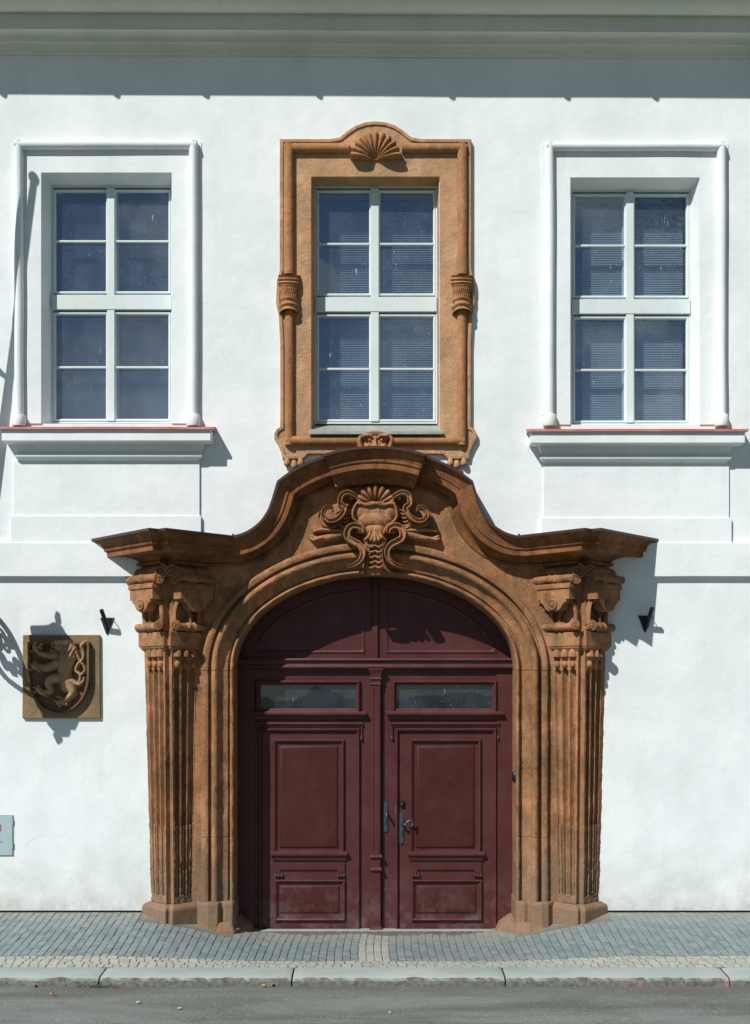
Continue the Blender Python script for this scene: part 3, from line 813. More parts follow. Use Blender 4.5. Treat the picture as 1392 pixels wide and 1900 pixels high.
def shell(name, mat, par, cx, cz, rad, ribs, y, hgt, spread=1.15, squash=0.8, n=110):
    a = np.linspace(-1.15, 1.15, n); b = np.linspace(-0.28, 1.15, n)
    A, B = np.meshgrid(a, b); th = np.arctan2(A, np.maximum(B+0.18, 1e-3)*1.0); r = np.hypot(A, (B+0.12)*1.0)
    phase = th/ (spread*1.05) * ribs/2
    ridge = np.abs(np.cos(phase*math.pi))
    lim = 0.93 + 0.07*ridge
    H = hgt*(0.35 + 0.75*np.sin(np.clip(r/lim, 0, 1)*2.1))*(0.62+0.38*ridge**0.7) - hgt*0.25*np.exp(-(r/0.22)**2)
    mask = (r < lim) & (np.abs(th) < spread*1.25) & (B > -0.2)
    H = np.where(mask, H + 0.006*(vnoise(A+3, B+3, 9)-.5), -1e-2)
    return relief(name, mat, par, a*rad+cx, b*rad*squash+cz, H, lambda p, q, h: (p, y-h, q))
shell('shell', 'stone_roll', sur, X(697,-.1), Z(284,-.1), 0.245, 9, -0.036, 0.095, 1.25, 0.92)

# carved mask under the middle window
a = np.linspace(-0.19, 0.19, 110); b = np.linspace(-0.26, 0.13, 110); A, B = np.meshgrid(a, b)
st = [([(0,0.02,0.13),(0,-0.08,0.125),(0,-0.17,0.085)], 0.075), ([(-0.11,0.07,0.03),(-0.05,0.075,0.026),(-0.015,0.05,0.018)], 0.112), ([(0.11,0.07,0.03),(0.05,0.075,0.026),(0.015,0.05,0.018)], 0.112),
      ([(0,0.06,0.018),(0,0.0,0.024),(0,-0.03,0.038)], 0.135), ([(-0.028,-0.035,0.022)], 0.118), ([(0.028,-0.035,0.022)], 0.118),
      ([(-0.058,0.035,0.022)], 0.100), ([(0.058,0.035,0.022)], 0.100), ([(-0.075,-0.03,0.045)], 0.094), ([(0.075,-0.03,0.045)], 0.094),
      ([(-0.05,-0.085,0.02),(0,-0.078,0.022),(0.05,-0.085,0.02)], 0.110), ([(-0.035,-0.115,0.02),(0.035,-0.115,0.02)], 0.100), ([(0,-0.16,0.04)], 0.095),
      ([(-0.13,0.10,0.03),(-0.155,0.03,0.035),(-0.14,-0.05,0.03),(-0.165,-0.11,0.022)], 0.082), ([(0.13,0.10,0.03),(0.155,0.03,0.035),(0.14,-0.05,0.03),(0.165,-0.11,0.022)], 0.082),
      ([(-0.10,0.10,0.026),(-0.03,0.105,0.03),(0.03,0.105,0.03),(0.10,0.10,0.026)], 0.088)]
H = caps_h(A, B, st); eye = np.minimum(np.hypot(A-0.058, B-0.035), np.hypot(A+0.058, B-0.035)); H = H - 0.012*np.exp(-(eye/0.008)**2)
relief('mask', 'stone_roll', sur, a+X(697,-.1), b+Z(823,-.1), H, lambda p, q, h: (p, -0.034-h, q))

# ------------------------------------------------------------------ portal
def pier(xa, xb, p, y0=0.03, notch=0.033):
    return [(-(xa+p), y0), (-(xa+p), 0.0), (-xa, -p), (-(xa+xb)/2, -p+notch), (-xb, -p), (-(xb-p), 0.0), (-(xb-p), y0)]
CR = 1.0/math.sqrt(2)
def face_xf(s, k, corner, y=0.0):
    """local (u along the face to the wall, n outwards, z) -> world; s=-1 left pier, 1 right; k=0 outer face, 1 inner"""
    xa, p = corner
    def f(u, n, z):
        if k == 0: x, y = -xa - CR*u - CR*n, -p + CR*u - CR*n
        else:      x, y = -xa + CR*u + CR*n, -p + CR*u - CR*n
        return (x if s < 0 else -x, y, z)
    return f
zPB, zPT = 0.08, Z(1685, -0.2)            # plinth
zS0, zS1 = zPT+0.035, Z(1206, -0.15)      # shaft
TOPA, TOPB, BOTA, BOTB = 2.009, 1.944, 2.004, 1.934
def make_pilaster(s):
    mirr = (lambda x, y, z: (x, y, z)) if s < 0 else (lambda x, y, z: (-x, y, z))
    # core with recessed front arris
    m = MB(); m.prism([(zPT, pier(BOTA, BOTB, 0.19)), (zS0, pier(BOTA, BOTB, 0.10)), (zS1-0.02, pier(TOPA, TOPB, 0.15)), (zS1, pier(TOPA, TOPB, 0.228)), (zS1+0.02, pier(TOPA, TOPB, 0.24)), (E+1.20, pier(TOPA, TOPB, 0.20))])
    pil = m.build('pilaster', 'portal', house, xf=mirr)
    pil["label"] = ('fluted brown stone pilaster beside the lion plaque' if s < 0 else 'fluted brown stone pilaster away from the lion plaque')
    m = MB(); m.prism([(zPB, pier(2.0, 1.935, 0.29, notch=0.045)), (zPT-0.02, pier(2.0, 1.935, 0.275, notch=0.045)), (zPT, pier(2.0, 1.935, 0.262, notch=0.045)), (zPT+0.03, pier(BOTA, BOTB, 0.205))])
    m.build('plinth', 'portal', pil, xf=mirr, bevel=0.012)
    # fluted faces
    for k in (0, 1):
        nu = 57; us = np.linspace(0, 1, nu)
        vs = sorted(set(np.round(np.concatenate([np.linspace(0, 1, 130), 0.905+0.03*np.linspace(0, 1, 9), 0.02+0.02*np.linspace(0, 1, 4), 0.295+0.03*np.linspace(0, 1, 9)]), 4)))
        rows = []
        for v in vs:
            xa = (BOTA+(TOPA-BOTA)*v) if k == 0 else (BOTB+(TOPB-BOTB)*v); p = 0.185+(0.244-0.185)*v; L = p*math.sqrt(2)
            row = []; fx = face_xf(s, k, (xa, p)); z = zS0+(zS1-zS0)*v
            for u in us:
                d = 0.0
                for c in (0.18, 0.445, 0.71):
                    hw = 0.105; q = (u-c)/hw
                    if abs(q) < 1:
                        top = 0.925 - 0.012*(1-math.sqrt(1-q*q)); bo = 0.03
                        if bo < v < top:
                            d = (0.062 if c < 0.6 else 0.040)*(1-q*q)**0.42
                            if v < 0.310 - 0.012*q*q*2: d = max(0.003, d - 0.055*math.sqrt(max(0, 1-(q/0.62)**2))) if abs(q) < 0.62 else d*0.9
                wear = 0.005*(vnoise(u*L*1.0+k*3+s*7+9, z, 14)-.5)+0.007*(vnoise(u*L+5, z+3, 42)-.5)*(1.4-v)
                if v < 0.12: wear += 0.006*(vnoise(u*L+2, z+8, 9)-.5)
                row.append(fx(u*L*0.995, -d+wear, z))
            rows.append(row)
        m = MB(); m.grid(rows); m.build('fluted_face', 'portal', pil, smooth=38)
        if k == 0:
            nr = []
            for v in np.linspace(0, 1, 24):
                xa = BOTA+(TOPA-BOTA)*v; xb = BOTB+(TOPB-BOTB)*v; p = 0.185+(0.244-0.185)*v; z = zS0+(zS1-zS0)*v; w_ = 0.004*(vnoise(z+s, 4.5, 12)-.5)
                nr.append([mirr(-xa+w_, -p, z), mirr(-(xa+xb)/2, -p+0.040+w_, z), mirr(-xb-w_, -p, z)])
            m = MB(); m.grid(nr); m.build('arris_notch', 'portal', pil)
        # bells and beads above the flutes
        fx = face_xf(s, k, ((TOPA if k == 0 else TOPB), 0.244)); L = 0.345
        for u in (0.18, 0.445, 0.71):
            m = MB(); rows = []
            for r, h in ((0.014, 0.046), (0.014, 0.034), (0.024, 0.030), (0.036, 0.014), (0.041, -0.012), (0.043, -0.034), (0.030, -0.038), (0.02, -0.030)):
                rows.append([fx(u*L+r*math.cos(a), 0.010+r*0.95*math.sin(a), Z(1212, -.15)+h) for a in np.linspace(0, 2*math.pi, 14, endpoint=False)])
            m.grid(rows, close_u=True, caps=True); m.build('bell', 'portal', pil, smooth=50)
            m = MB(); rows = []
            for q in np.linspace(0.02, math.pi-0.02, 9):
                rows.append([fx(u*L+0.031*math.sin(q)*math.cos(a), 0.006+0.030*math.sin(q)*math.sin(a), Z(1233, -.15)+0.036*math.cos(q)) for a in np.linspace(0, 2*math.pi, 12, endpoint=False)])
            m.grid(rows, close_u=True, caps=True); m.build('bead', 'portal', pil, smooth=60)
    # neck fillet and band
    m = MB(); m.prism([(zS1-0.004, pier(TOPA, TOPB, 0.262)), (zS1+0.012, pier(TOPA, TOPB, 0.270)), (zS1+0.014, pier(TOPA, TOPB, 0.282)), (zS1+0.034, pier(TOPA, TOPB, 0.290)), (zS1+0.036, pier(TOPA, TOPB, 0.300)),
                       (Z(1173, -.2), pier(TOPA, TOPB, 0.302)), (Z(1172, -.2), pier(TOPA, TOPB, 0.26))])
    m.build('neck_band', 'portal', pil, xf=mirr, bevel=0.006)
    # capital
    za0 = Z(1172, -.2)
    m = MB(); m.prism([(za0, pier(2.012, 1.94, 0.255, notch=0.05)), (za0+0.12, pier(2.012, 1.94, 0.225, notch=0.05)), (za0+0.28, pier(2.015, 1.937, 0.235, notch=0.05)), (za0+0.42, pier(2.03, 1.925, 0.27, notch=0.05)), (E+1.03, pier(2.04, 1.915, 0.285, notch=0.05)), (E+1.19, pier(2.04, 1.915, 0.285, notch=0.05))])
    cap = m.build('capital', 'portal', pil, xf=mirr, bevel=0.006)
    for k in (0, 1):
        fx = face_xf(s, k, ((2.012 if k == 0 else 1.94), 0.26)); L = 0.40
        def fbar(name, u0, u1, zc, nc_, rz, rn, rings, seg=14, sag=0.0):
            m = MB(); rows = []; N = 40
            for i in range(N+1):
                t = i/N; u = u0+(u1-u0)*t; k_ = 1.0
                for c in rings: k_ += 0.30*math.exp(-((t-c)/0.028)**2) 
                k_ += 0.10*math.cos(t*math.pi*2)**2
                for e in (0.0, 1.0): k_ *= 1-0.35*math.exp(-((t-e)/0.03)**2)
                rows.append([fx(u, nc_+rn*k_*math.cos(a), zc+rz*k_*math.sin(a)) for a in np.linspace(0, 2*math.pi, seg, endpoint=False)])
            m.grid(rows, close_u=True, caps=True); return m.build(name, 'portal', pil, smooth=50)
        fbar('cushion_roll', 0.015, 0.425, Z(1163, -.2), 0.018, 0.037, 0.048, (0.36, 0.52))
        # upper cushion: bulging roll with a wavy skirt
        m = MB(); rows = []; N = 44
        for i in range(N+1):
            t = i/N; u = -0.03+0.50*t
            wv = 0.5+0.5*math.cos(t*2*math.pi*2.5)
            kk = 1+0.16*math.exp(-((t-0.42)/0.03)**2)+0.16*math.exp(-((t-0.56)/0.03)**2)
            pr = [(0.035, E+1.185), (0.075*kk, E+1.165), (0.085*kk, E+1.14), (0.088*kk, E+1.115), (0.120*kk, E+1.095), (0.135*kk, E+1.070), (0.128*kk, E+1.045-0.012*wv), (0.095, E+1.028-0.016*wv), (0.05, E+1.02)]
            rows.append([fx(u, n_, z_) for n_, z_ in pr])
        m.grid(rows); 
        m.f.append(tuple(range(len(pr)))); m.f.append(tuple(N*len(pr)+j for j in range(len(pr))))
        m.build('cushion', 'portal', pil, smooth=50)
        # hanging apron with stepped foot and round drop
        prof = [(0.0, 1.018), (0.42, 1.018), (0.42, 1.0), (0.405, 0.997), (0.405, 0.985), (0.395, 0.982), (0.395, 0.865), (0.355, 0.865), (0.355, 0.835), (0.325, 0.835), (0.325, 0.815)]
        arc_ = [(0.205+0.105*math.cos(a), 0.815+0.065*math.sin(a)) for a in np.linspace(0, -math.pi, 12)]
        prof = prof + arc_ + [(0.085, 0.815), (0.085, 0.835), (0.055, 0.835), (0.055, 0.865), (0.015, 0.865), (0.015, 0.982), (0.005, 0.985), (0.005, 0.997)]
        mb_ = MB(); mb_.poly([(u, E+z) for u, z in prof], [], 0, 1)
        mb_.build('hanging_apron', 'portal', pil, xf=lambda u, t, z: fx(u, 0.125-0.115*t, z), bevel=0.006)
        m = MB(); m.box(0.0, 0.41, 0, 1, E+0.968, E+1.0); m.build('apron_fillet', 'portal', pil, xf=lambda u, t, z: fx(u, 0.139-0.1*t, z), bevel=0.005)
        m = MB(); m.lathe([(0.055, 0), (0.055, 0.016), (0.046, 0.022), (0.030, 0.014), (0.018, 0.026), (0.004, 0.03)], (0, 0, 0), axis='y', seg=18)
        m.build('rosette', 'portal', pil, xf=lambda u, t, z: fx(0.205+u, 0.123-t, E+0.815+z), smooth=40)
        # arched hollow under the apron: two ribs springing to the arris
        m = MB(); pts = [(0.10+0.085*math.cos(a)*1.0, 0.012, E+0.70+0.17*math.sin(a)) for a in np.linspace(math.pi, 0.15, 12)]
        pts = [(0.015, 0.012, E+0.63)] + pts
        m.tube(pts, 0.014, 0.03, seg=8); m.build('rib', 'portal', pil, xf=lambda u, n_, z: fx(u, n_, z), smooth=50)
        m = MB(); m.tube([(0.30, 0.01, E+0.63), (0.295, 0.03, E+0.74), (0.27, 0.04, E+0.86)], [0.03, 0.022, 0.018], seg=9); m.build('stalk', 'portal', pil, xf=lambda u, n_, z: fx(u, n_, z), smooth=50)
        m = MB(); m.tube([(0.20, 0.02, E+0.63), (0.20, 0.024, E+0.70), (0.20, 0.03, E+0.75)], [0.018, 0.012, 0.006], seg=8); m.build('finial', 'portal', pil, xf=lambda u, n_, z: fx(u, n_, z), smooth=50)
        # volutes where two faces meet (front-facing discs with a raised spiral)
        for (uu, zz, rr) in ((-0.03, 1.125, 0.066), (-0.015, 1.045, 0.043), (0.005, 0.615, 0.046)):
            m = MB(); c0 = fx(uu, 0.06 if zz < 1.1 else 0.05, E+zz)
            yb = c0[1] - 0.02
            turns = 2.05; pts = []; rad = []
            for q in np.linspace(0, 1, 44):
                a = (math.pi*0.5 + q*turns*2*math.pi)*(1 if k == 0 else -1) * (1 if s < 0 else -1); r_ = rr*(1-q*0.80)
                pts.append((c0[0]-r_*math.cos(a), yb-0.018*q-0.010, c0[2]+r_*math.sin(a))); rad.append(rr*0.24*(1-0.35*q))
            m.tube(pts, rad, [x_*1.5 for x_ in rad], seg=8)
            m.lathe([(rr*0.95, 0.0), (rr*0.92, 0.010), (rr*0.3, 0.016), (0.002, 0.018)], (c0[0], yb+0.01, c0[2]), axis='y', seg=18)
            m.lathe([(rr*0.30, 0), (rr*0.26, 0.024), (rr*0.1, 0.036), (0.001, 0.038)], (c0[0], yb-0.004, c0[2]), axis='y', seg=12)
            m.build('volute', 'portal', pil, smooth=50)
    return pil
for s in (-1, 1): make_pilaster(s)

# ---- arch moulding round the doorway
HW, SPR, RISE = 1.375, E+0.21, 0.916
def arch_path(r, z0):
    zj = sorted(list(np.linspace(z0, SPR, 90)[:-1]) + ([SPR-0.03, SPR-0.024, SPR-0.018] + [0.98, 0.986, 0.992] if z0 < 0.9 else []))
    pts = [(-(HW+r), z) for z in zj]
    for t in np.linspace(math.pi, 0, 141):
        x, z = HW*math.cos(t), RISE*math.sin(t); nx, nz = math.cos(t)/HW, math.sin(t)/RISE; L = math.hypot(nx, nz)
        pts.append((x+nx/L*r, SPR+z+nz/L*r))
    pts += [((HW+r), z) for z in reversed(zj)]
    return pts
zJ = Z(1676, -0.05)
aprof = [(0.012, 0.44), (0.0, 0.02), (0.002, -0.012), (0.008, -0.028), (0.020, -0.035), (0.032, -0.028), (0.040, -0.010), (0.041, 0.008), (0.060, 0.010), (0.062, -0.016), (0.072, -0.018), (0.082, -0.022), (0.105, -0.028), (0.128, -0.040), (0.142, -0.058), (0.148, -0.080),
         (0.158, -0.096), (0.175, -0.106), (0.192, -0.104), (0.207, -0.092), (0.214, -0.072), (0.216, -0.030), (0.243, -0.030), (0.245, -0.078), (0.262, -0.086), (0.292, -0.086), (0.306, -0.074), (0.314, -0.04), (0.316, 0.02)]
rows = []
for r, y in aprof:
    rows.append([(x, y + 0.006*(vnoise(x+5, z+3, 7)-.5) + 0.006*(vnoise(x+1+r*9, z+9, 22)-.5) + 0.004*(vnoise(x+r*30, z+2, 47)-.5) + (0.008 if min(abs(z-SPR+0.024), abs(z-0.986)) < 0.001 else 0), z) for x, z in arch_path(r, zJ)])
m = MB(); m.grid(rows); arch = m.build('arch_moulding', 'portal', house, smooth=42)
for s in (-1, 1):     # jamb plinths and guard stones
    m = MB(); z1 = zJ+0.02
    outer = [(0.0, 0.42), (-0.012, -0.02), (0.005, -0.075), (0.075, -0.085), (0.115, -0.065), (0.14, -0.135), (0.235, -0.15), (0.30, -0.13), (0.36, -0.05), (0.36, 0.02)]
    sec = lambda k, z: (z, [(s*(HW+r-k*(0 if i in (0, 9) else 0.0)), y - (k if 0 < i < 9 else 0)) for i, (r, y) in enumerate(outer)])
    m.prism([sec(0.03, 0.05), sec(0.012, 0.14), sec(0.0, z1-0.03), sec(-0.012, z1)]); m.build('jamb_plinth', 'portal', arch, bevel=0.012)
    m = MB(); b0 = [(s*(HW+0.32), -0.12), (s*(HW+0.12), -0.19), (s*(HW-0.05), -0.16), (s*(HW-0.20), 0.20), (s*(HW-0.20), 0.40), (s*(HW+0.05), 0.42)]
    b1 = [(s*(HW+0.30), -0.11), (s*(HW+0.12), -0.175), (s*(HW-0.01), -0.14), (s*(HW-0.13), 0.20), (s*(HW-0.13), 0.40), (s*(HW+0.05), 0.42)]
    b2 = [(s*(HW+0.28), -0.06), (s*(HW+0.12), -0.13), (s*(HW+0.01), -0.10), (s*(HW-0.02), 0.20), (s*(HW-0.02), 0.40), (s*(HW+0.05), 0.42)]
    m.prism([(-0.05, b0), (0.09, b1), (0.17, b2)]); m.build('guard_stone', 'portal', arch, bevel=0.02, seg=3)

# ---- moulded cornice: up over the piers, concave ramps, segmental crown
CP = [(1,0),(0.995,0.010),(0.975,0.018),(0.945,0.026),(0.90,0.036),(0.86,0.048),(0.83,0.062),(0.82,0.074),(0.82,0.084),(0.80,0.086),(0.795,0.092),(0.805,0.102),(0.79,0.113),(0.755,0.116),(0.735,0.120),(0.728,0.170),(0.69,0.174),(0.52,0.166),(0.36,0.167),(0.22,0.178),(0.11,0.197),(0.05,0.216),(0.04,0.226),(0.085,0.230),(0.10,0.240),(0.09,0.252),(0.05,0.260),(0.0,0.264),(-0.5,0.268)]
zT = E + 1.458
ZD = Vector((0, 0, -1))
def stations():
    st = []   # (base, outer, down)
    st.append((Vector((-2.36, 0.03, zT)), Vector((-2.80, 0.03, zT)), ZD))
    st.append((Vector((-2.04, -0.285, zT)), Vector((-2.05, -0.80, zT)), ZD))
    st.append((Vector((-1.977, -0.235, zT)), Vector((-1.977, -0.735, zT)), ZD))
    st.append((Vector((-1.915, -0.285, zT)), Vector((-1.90, -0.80, zT)), ZD))
    yr = -0.27
    ramp = [(430, 997), (452, 991), (470, 981), (485, 968), (497, 951), (505, 932), (511, 912), (516.5, 894)]
    P_ = [(X(a, yr), Z(b, yr)) for a, b in catmull(ramp, 4)]
    P_[0] = (P_[0][0], zT)
    st.append((Vector((-1.64, -0.03, zT)), Vector((P_[0][0], yr, zT)), ZD))
    yc = -0.30
    arc = [(516.5, 894), (541, 876), (570, 860.5), (602, 848)]
    Q_ = [(X(a, yr), Z(b, yr)) for a, b in catmull(arc, 5)]
    allp = P_ + Q_[1:]; k0 = len(P_)-1
    for i in range(1, len(allp)-1):
        p = Vector(allp[i]); t1 = (p-Vector(allp[i-1])).normalized(); t2 = (Vector(allp[i+1])-p).normalized()
        n1, n2 = Vector((t1.y, -t1.x)), Vector((t2.y, -t2.x)); nb_ = (n1+n2)/(1+n1.dot(n2))
        if i == k0: nb_ = (n1+n2)/(1+n1.dot(n2))
        blend = min(1, i/3)
        h = Vector((nb_.x, 0, nb_.y)); h = ZD.lerp(h, blend)
        st.append((Vector((p.x, -0.03, p.y)), Vector((p.x, yr, p.y)), h))
    # step forward into the crown
    p = Vector(allp[-1]); n_ = Vector((Q_[-1][1]-Q_[-2][1], -(Q_[-1][0]-Q_[-2][0]))).normalized(); h = Vector((n_.x, 0, n_.y))
    st.append((Vector((p.x, -0.03, p.y)), Vector((p.x, yr, p.y)), h))
    yc = -0.37
    crown = [(602, 845), (630, 837.5), (663, 832), (697, 830)]
    C_ = [(X(a, yc), Z(b, yc)) for a, b in catmull(crown, 5)]
    st.append((Vector((p.x+0.004, -0.13, C_[0][1])), Vector((C_[0][0], yc, C_[0][1])), h*1.1))
    for i in range(1, len(C_)):
        t = (Vector(C_[min(i+1, len(C_)-1)])-Vector(C_[i-1])).normalized()
        if i == len(C_)-1: t = Vector((1, 0))
        st.append((Vector((C_[i][0], -0.13, C_[i][1])), Vector((C_[i][0], yc, C_[i][1])), Vector((t.y, 0, -t.x))*1.1))
    mirrored = [tuple(Vector((-v.x, v.y, v.z)) for v in s_) for s_ in reversed(st[:-1])]
    return st + mirrored
ST = stations()
m = MB(); rows = []
for B_, T_, H_ in ST:
    rows.append([B_ + (T_-B_)*max(o_, -0.5 if abs(B_.y) < 0.2 else -0.15) + H_*h_ for o_, h_ in CP])
m.grid(rows); cor = m.build('portal_cornice', 'cornice_stone', house, smooth=33, bevel=0.0)
# metal cover with a drip edge
m = MB(); rows = []
nS = len(ST)
for i, (B_, T_, H_) in enumerate(ST):
    u = -H_.normalized()
    e1 = T_ + (T_-B_).normalized()*0.022
    w = Vector((T_.x, 0.015, T_.z)) if 4 <= i < nS-4 else Vector((B_.x if i in (0, nS-1) else T_.x, 0.015, T_.z))
    rows.append([e1 + u*-0.014, e1 + u*0.006, e1 + u*0.012, w + u*0.035, w + u*0.004, T_ + u*0.003])
m.grid(rows, close_u=True); m.build('flashing', 'flash', cor)
for px, py in ((432, 992), (964, 992)):
    m = MB(); m.box(X(px, -.27)-0.006, X(px, -.27)+0.006, -0.27, 0.0, Z(py+6, -.27), Z(py-2, -.27)); m.build('flashing_seam', 'flash', cor)
for px, py in ((601, 846), (793, 846)):
    m = MB(); m.box(X(px, -.37)-0.006, X(px, -.37)+0.006, -0.385, 0.0, Z(py+6, -.37), Z(py-3, -.37)); m.build('flashing_seam', 'flash', cor)

# ---- field between arch and cornice
top = [(B_ + H_*0.14) for B_, T_, H_ in ST[4:-4]]
outer = [(p.x, p.z) for p in top]
outer = [(-1.74, zT-0.14)] + [p for p in outer if abs(p[0]) < 1.73] + [(1.74, zT-0.14), (1.80, 0.1)]
inn = [p for p in arch_path(0.30, 0.1)]
loop = outer + list(reversed(inn)) + [(-1.80, 0.1)]
cl = []
for p in loop:
    if not cl or (abs(p[0]-cl[-1][0])+abs(p[1]-cl[-1][1]) > 1e-4): cl.append(p)
m = MB(); m.poly(cl, [], -0.034, 0.03); field = m.build('spandrel_field', 'portal', house)

# ---- cartouche over the arch
cart_y = -0.034
PXM = 190.0*11.5/11.40
def loc(px, py): return ((px-697)/191.0, (1280-py)/191.0)
a = np.linspace(-0.70, 0.70, 400); b = np.linspace((1280-1068)/191.0, (1280-905)/191.0, 230); A, B = np.meshgrid(a, b)
def S_(pts, h): return ([(*loc(p[0], p[1]), p[2]/191.0) for p in pts], h)
def both(pts, h): return [S_(pts, h), S_([(1394-p[0], p[1], p[2]) for p in pts], h)]
strokes = []
# shield field, waist and foot of the keystone
strokes += [S_([(672,950,24),(697,952,22),(722,950,24)], 0.125), S_([(680,965,20),(714,965,20)], 0.14), S_([(690,985,17),(704,985,17)], 0.13), S_([(697,1000,24),(697,1035,26),(697,1058,22)], 0.11)]
# shield rim
strokes += both([(694,938,4.0),(680,941,3.6),(666,936,3.6),(658,947,3.8),(657,962,3.6),(666,973,3.4),(675,978,3.4),(681,992,3)], 0.158)
# side hair waves
for i in range(6):
    strokes += both([(652-3*i*0.4,946+7*i,3.4),(644-i,949+7*i,3.4),(636-i*0.8,946+7*i,3.2),(628-i*0.3,950+7*i,2.5)], 0.075)
# leaf sprays
strokes += both([(662,983,6),(640,990,9),(615,997,9),(592,1000,6),(580,996,4)], 0.085) + both([(640,986,4),(615,985,5),(596,984,4),(584,987,3)], 0.10) + both([(600,999,4),(584,1003,4),(578,1000,2.5)], 0.09) + both([(640,982,4),(630,975,3)], 0.09)
# lower leaf
strokes += [S_([(697,985,5),(697,1006,7)], 0.165)] + both([(690,988,4),(684,1000,6),(678,1004,4)], 0.155) + both([(694,990,4),(690,1004,6)], 0.16)
# stacked wavy drops on the keystone
for i in range(5):
    yy = 1016+9.5*i
    strokes += [S_([(682,yy-3,3.6),(690,yy+2,4.6),(697,yy-1,4.2),(704,yy+2,4.6),(712,yy-3,3.6)], 0.158-0.004*i)]
H = caps_h(A, B, strokes); H = np.where(H > 0, H+0.006*(vnoise(A+4, B+4, 30)-.5), H)
cart = relief('cartouche', 'portal', house, a, b+E, H, lambda p, q, h: (p, cart_y-h, q))
def scroll(pts, w, dep, y, name='scroll', par=None, eye=None):
    """S-scroll: pts in pixels, w, dep in pixels/metres tapering"""
    P_ = catmull([(X(p[0], y), y - p[2], Z(p[1], y)) for p in pts], 7); n = len(P_)
    for s in (-1, 1):
        m = MB(); Q_ = [(p[0]*(-s) - (0.010 if s > 0 else 0.0)*0, p[1], p[2]) for p in P_]
        ws = [w[0]+(w[1]-w[0])*math.sin(math.pi*min(1, 0.15+i/n*0.85)) for i in range(n)]
        sec = ((-1,-.6),(-1.02,.55),(-.92,.92),(-.72,1.0),(-.5,.78),(-.2,.55),(.2,.55),(.5,.78),(.72,1.0),(.92,.92),(1.02,.55),(1,-.6)); rws = []
        for i in range(len(Q_)):
            t_ = (Vector(Q_[min(i+1, len(Q_)-1)])-Vector(Q_[max(i-1, 0)])).normalized(); nn_ = t_.cross(Vector((0, -1, 0))).normalized()
            dd = dep*(0.65+0.35*ws[i]/max(ws)); rws.append([Vector(Q_[i])+nn_*ws[i]*a_+Vector((0, -dd*b_, 0)) for a_, b_ in sec])
        m.grid(rws, close_u=True, caps=True)
        if eye:
            ex, ey, er = eye; m.lathe([(er, 0), (er*0.9, 0.03), (er*0.5, 0.045), (0.002, 0.05)], (X(ex, y)*(-s), y-0.02, Z(ey, y)), axis='y', seg=16)
        m.build(name, 'portal', par or cart, smooth=55)
# the shield's upper C-scrolls
scroll([(668,931,.02),(658,921,.05),(645,917,.07),(634,923,.07),(632,937,.06),(640,945,.05),(634,958,.05),(623,967,.05),(609,968,.05),(600,958,.05),(604,946,.06),(615,943,.06),(619,951,.06)], (0.010, 0.026), 0.07, -0.085, eye=(652, 924, 0.028))
scroll([(596,950,.0),(594,962,.01),(604,975,.02),(620,978,.03),(634,970,.03)], (0.008, 0.020), 0.04, -0.07)
# console scrolls flanking the keystone
scroll([(672,991,.05),(670,983,.06),(661,978,.06),(651,980,.06),(645,989,.06),(646,1000,.06),(655,1007,.07),(666,1013,.08),(673,1023,.09),(673,1034,.09),(667,1044,.08),(657,1050,.06),(645,1053,.04)], (0.014, 0.034), 0.065, -0.085, name='console_scroll', eye=(663, 987, 0.026))
scroll([(678,1004,.0),(684,1022,.02),(683,1042,.01),(676,1055,.0),(666,1062,-.02)], (0.007, 0.015), 0.035, -0.125, name='console_rib')
# lip across the top of the shield
m = MB(); m.tube(catmull([(X(a, -.16), -0.155, Z(b, -.16)) for a, b in ((664, 928), (676, 936), (690, 933), (697, 934), (704, 933), (718, 936), (730, 928))], 6), 0.016, 0.03, seg=10); m.build('shield_lip', 'portal', cart, smooth=55)
shell('shell', 'portal', cart, X(697, -.1), Z(932, -.1), 0.19, 7, -0.045, 0.13, 1.25, 0.95, 90)
# moulded block carrying the crown of the cornice
m = MB(); mp = [(-0.33, 0), (-0.33, 0.04)]
zc = Z(899, -.15)
rows = []
for x in np.linspace(-0.36, 0.36, 17):
    zz = zc - 0.16*x*x + 0.0
    rows.append([(x, 0.0, zz+0.12), (x, -0.165, zz+0.12), (x, -0.165, zz+0.05), (x, -0.155, zz+0.045), (x, -0.15, zz+0.02), (x, -0.125, zz+0.005), (x, -0.10, zz), (x, 0.0, zz)])
m.grid(rows, close_u=True, caps=True); m.build('crown_block', 'cornice_stone', cor, smooth=35)

# ------------------------------------------------------------------ door
YD = 0.38
XD = lambda px: X(px, YD); ZDr = lambda py: Z(py, YD)
